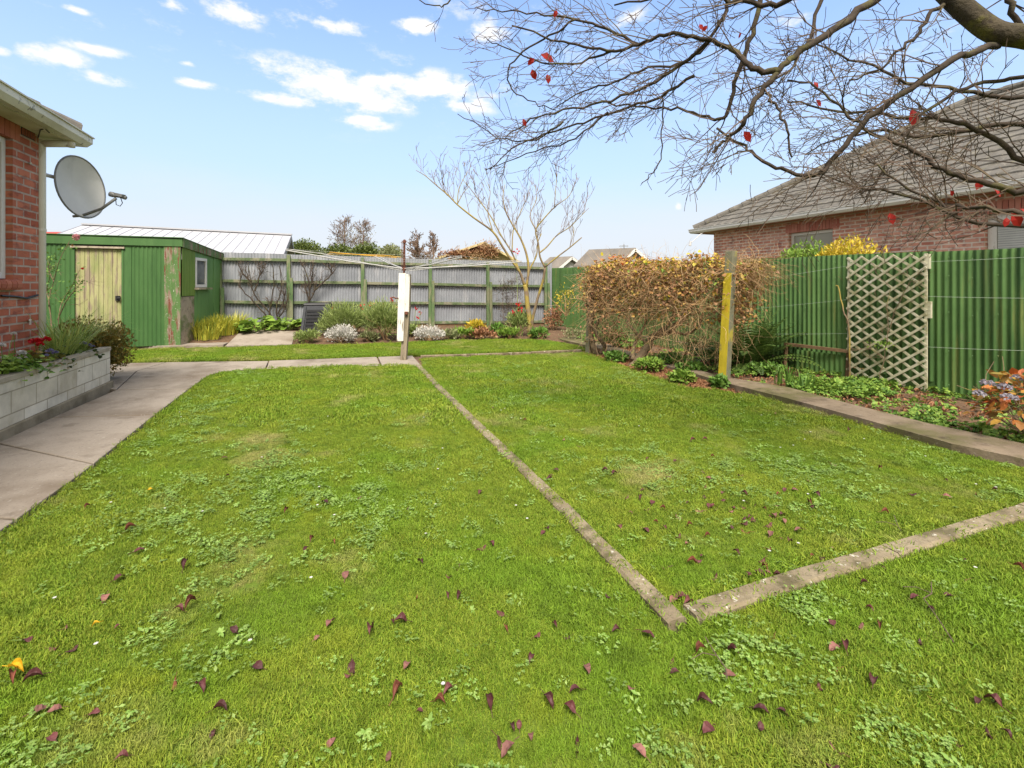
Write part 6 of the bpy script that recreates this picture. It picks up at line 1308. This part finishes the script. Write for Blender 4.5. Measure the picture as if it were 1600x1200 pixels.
A([(1034,150,3.8),(1035,205,3.8),(1032,250,3.85),(1015,275,3.85),(1002,288,3.85)], 2.5, 1.2, 8, .2, 1, (-.1,0,-.3))
A([(1660,350,2.4),(1600,335,2.5),(1540,325,2.6),(1480,320,2.8),(1430,300,2.9),(1380,270,3.0),(1340,240,3.1)], 8, 2.5, 52, .36, 3, (-.3,.1,0))
A([(1650,205,3.4),(1580,195,3.5),(1500,205,3.6),(1430,215,3.7),(1370,205,3.8),(1310,215,3.9),(1260,240,4.0)], 9, 2, 54, .45, 3, (-.3,.1,.0))
A([(1650,150,3.7),(1560,150,3.8),(1480,140,3.9),(1400,120,4.0),(1330,90,4.1),(1260,60,4.2)], 8, 2.5, 44, .5, 3, (-.3,.1,.1))
A([(1660,365,3.3),(1580,352,3.3),(1510,345,3.35),(1450,318,3.4),(1390,300,3.5),(1330,290,3.6),(1280,270,3.7)], 8, 2, 54, .38, 3, (-.3,.1,.0))
A([(1570,-20,3.3),(1580,20,3.3),(1600,60,3.3),(1620,90,3.3)], 10, 7, 12, .5, 2, (0,0,.2))
A([(1475,5,3.1),(1450,25,3.1),(1430,60,3.1),(1400,80,3.1),(1370,110,3.15),(1330,125,3.2)], 7, 2.5, 22, .4, 2, (-.3,0,-.1))
A([(1600,120,3.1),(1540,128,3.1),(1480,150,3.1),(1430,190,3.1),(1400,235,3.1),(1375,275,3.1),(1350,318,3.1)], 7, 2, 36, .4, 3, (-.2,0,-.2))
A([(730,-30,4.0),(700,5,4.0),(680,8,4.0),(645,-4,4.0)], 3, 1.5, 4, .2, 1, (-.3,0,-.2))
A([(1300,-40,4.2),(1280,10,4.2),(1265,60,4.2),(1240,100,4.2),(1200,130,4.2),(1140,150,4.2)], 7, 2, 34, .5, 2, (-.3,0,-.2))
mb.build('branches', M['bark'], bt_, smooth=True)
mb = MB()
for (ln, rd), cnt, Lg, lev, bias, f0 in L: sprout(mb, ln, rd, int(cnt*.36), Lg*1.05, r, min(2, lev), f0, 1, bias=bias, up=.02, bend=.28, kids=3, rk=.5, rmin=.0022, spread=.8, rmax=.006)
mb.build('twigs', M['twig'], bt_)
print('twig faces', len(mb.f))
rr = np.random.default_rng(44)
for i, (px, py, s, Y_) in enumerate([(845,97,.085,4.0),(831,120,.06,4.0),(855,128,.055,4.0),(835,103,.05,4.0),(870,28,.04,3.9),(1093,50,.035,3.6),(1105,52,.035,3.6),(1162,217,.06,3.3),(1425,183,.075,3.1),(817,198,.045,4.1),(1272,140,.04,3.4),(1275,168,.04,3.4),(1390,345,.05,3.0),(1535,290,.05,2.8),(1553,308,.04,2.8),(1485,310,.03,2.9),(1580,345,.065,2.6),(1594,338,.05,2.6),(1573,352,.035,2.6),(1156,62,.03,3.6)]):
    mb = MB(); p = np.array([tuple(P(px, py-12, Y_))]); d = unit(np.array([[rr.normal(0,.5), rr.normal(0,.4), -1.0 if i not in (0, 3) else -.3]])); u = unit(np.array([[rr.normal(0,.4), -1.0, rr.normal(0,.3)]])); mb.leaves(p, d, u, np.array([s*1.5]), np.array([s*1.0]), .15, True)
    mb.tube([Vector(p[0])+Vector((.004,0,.03)), Vector(p[0])], .0012, 3); mb.build('leaf', M['redleaf'], bt_)
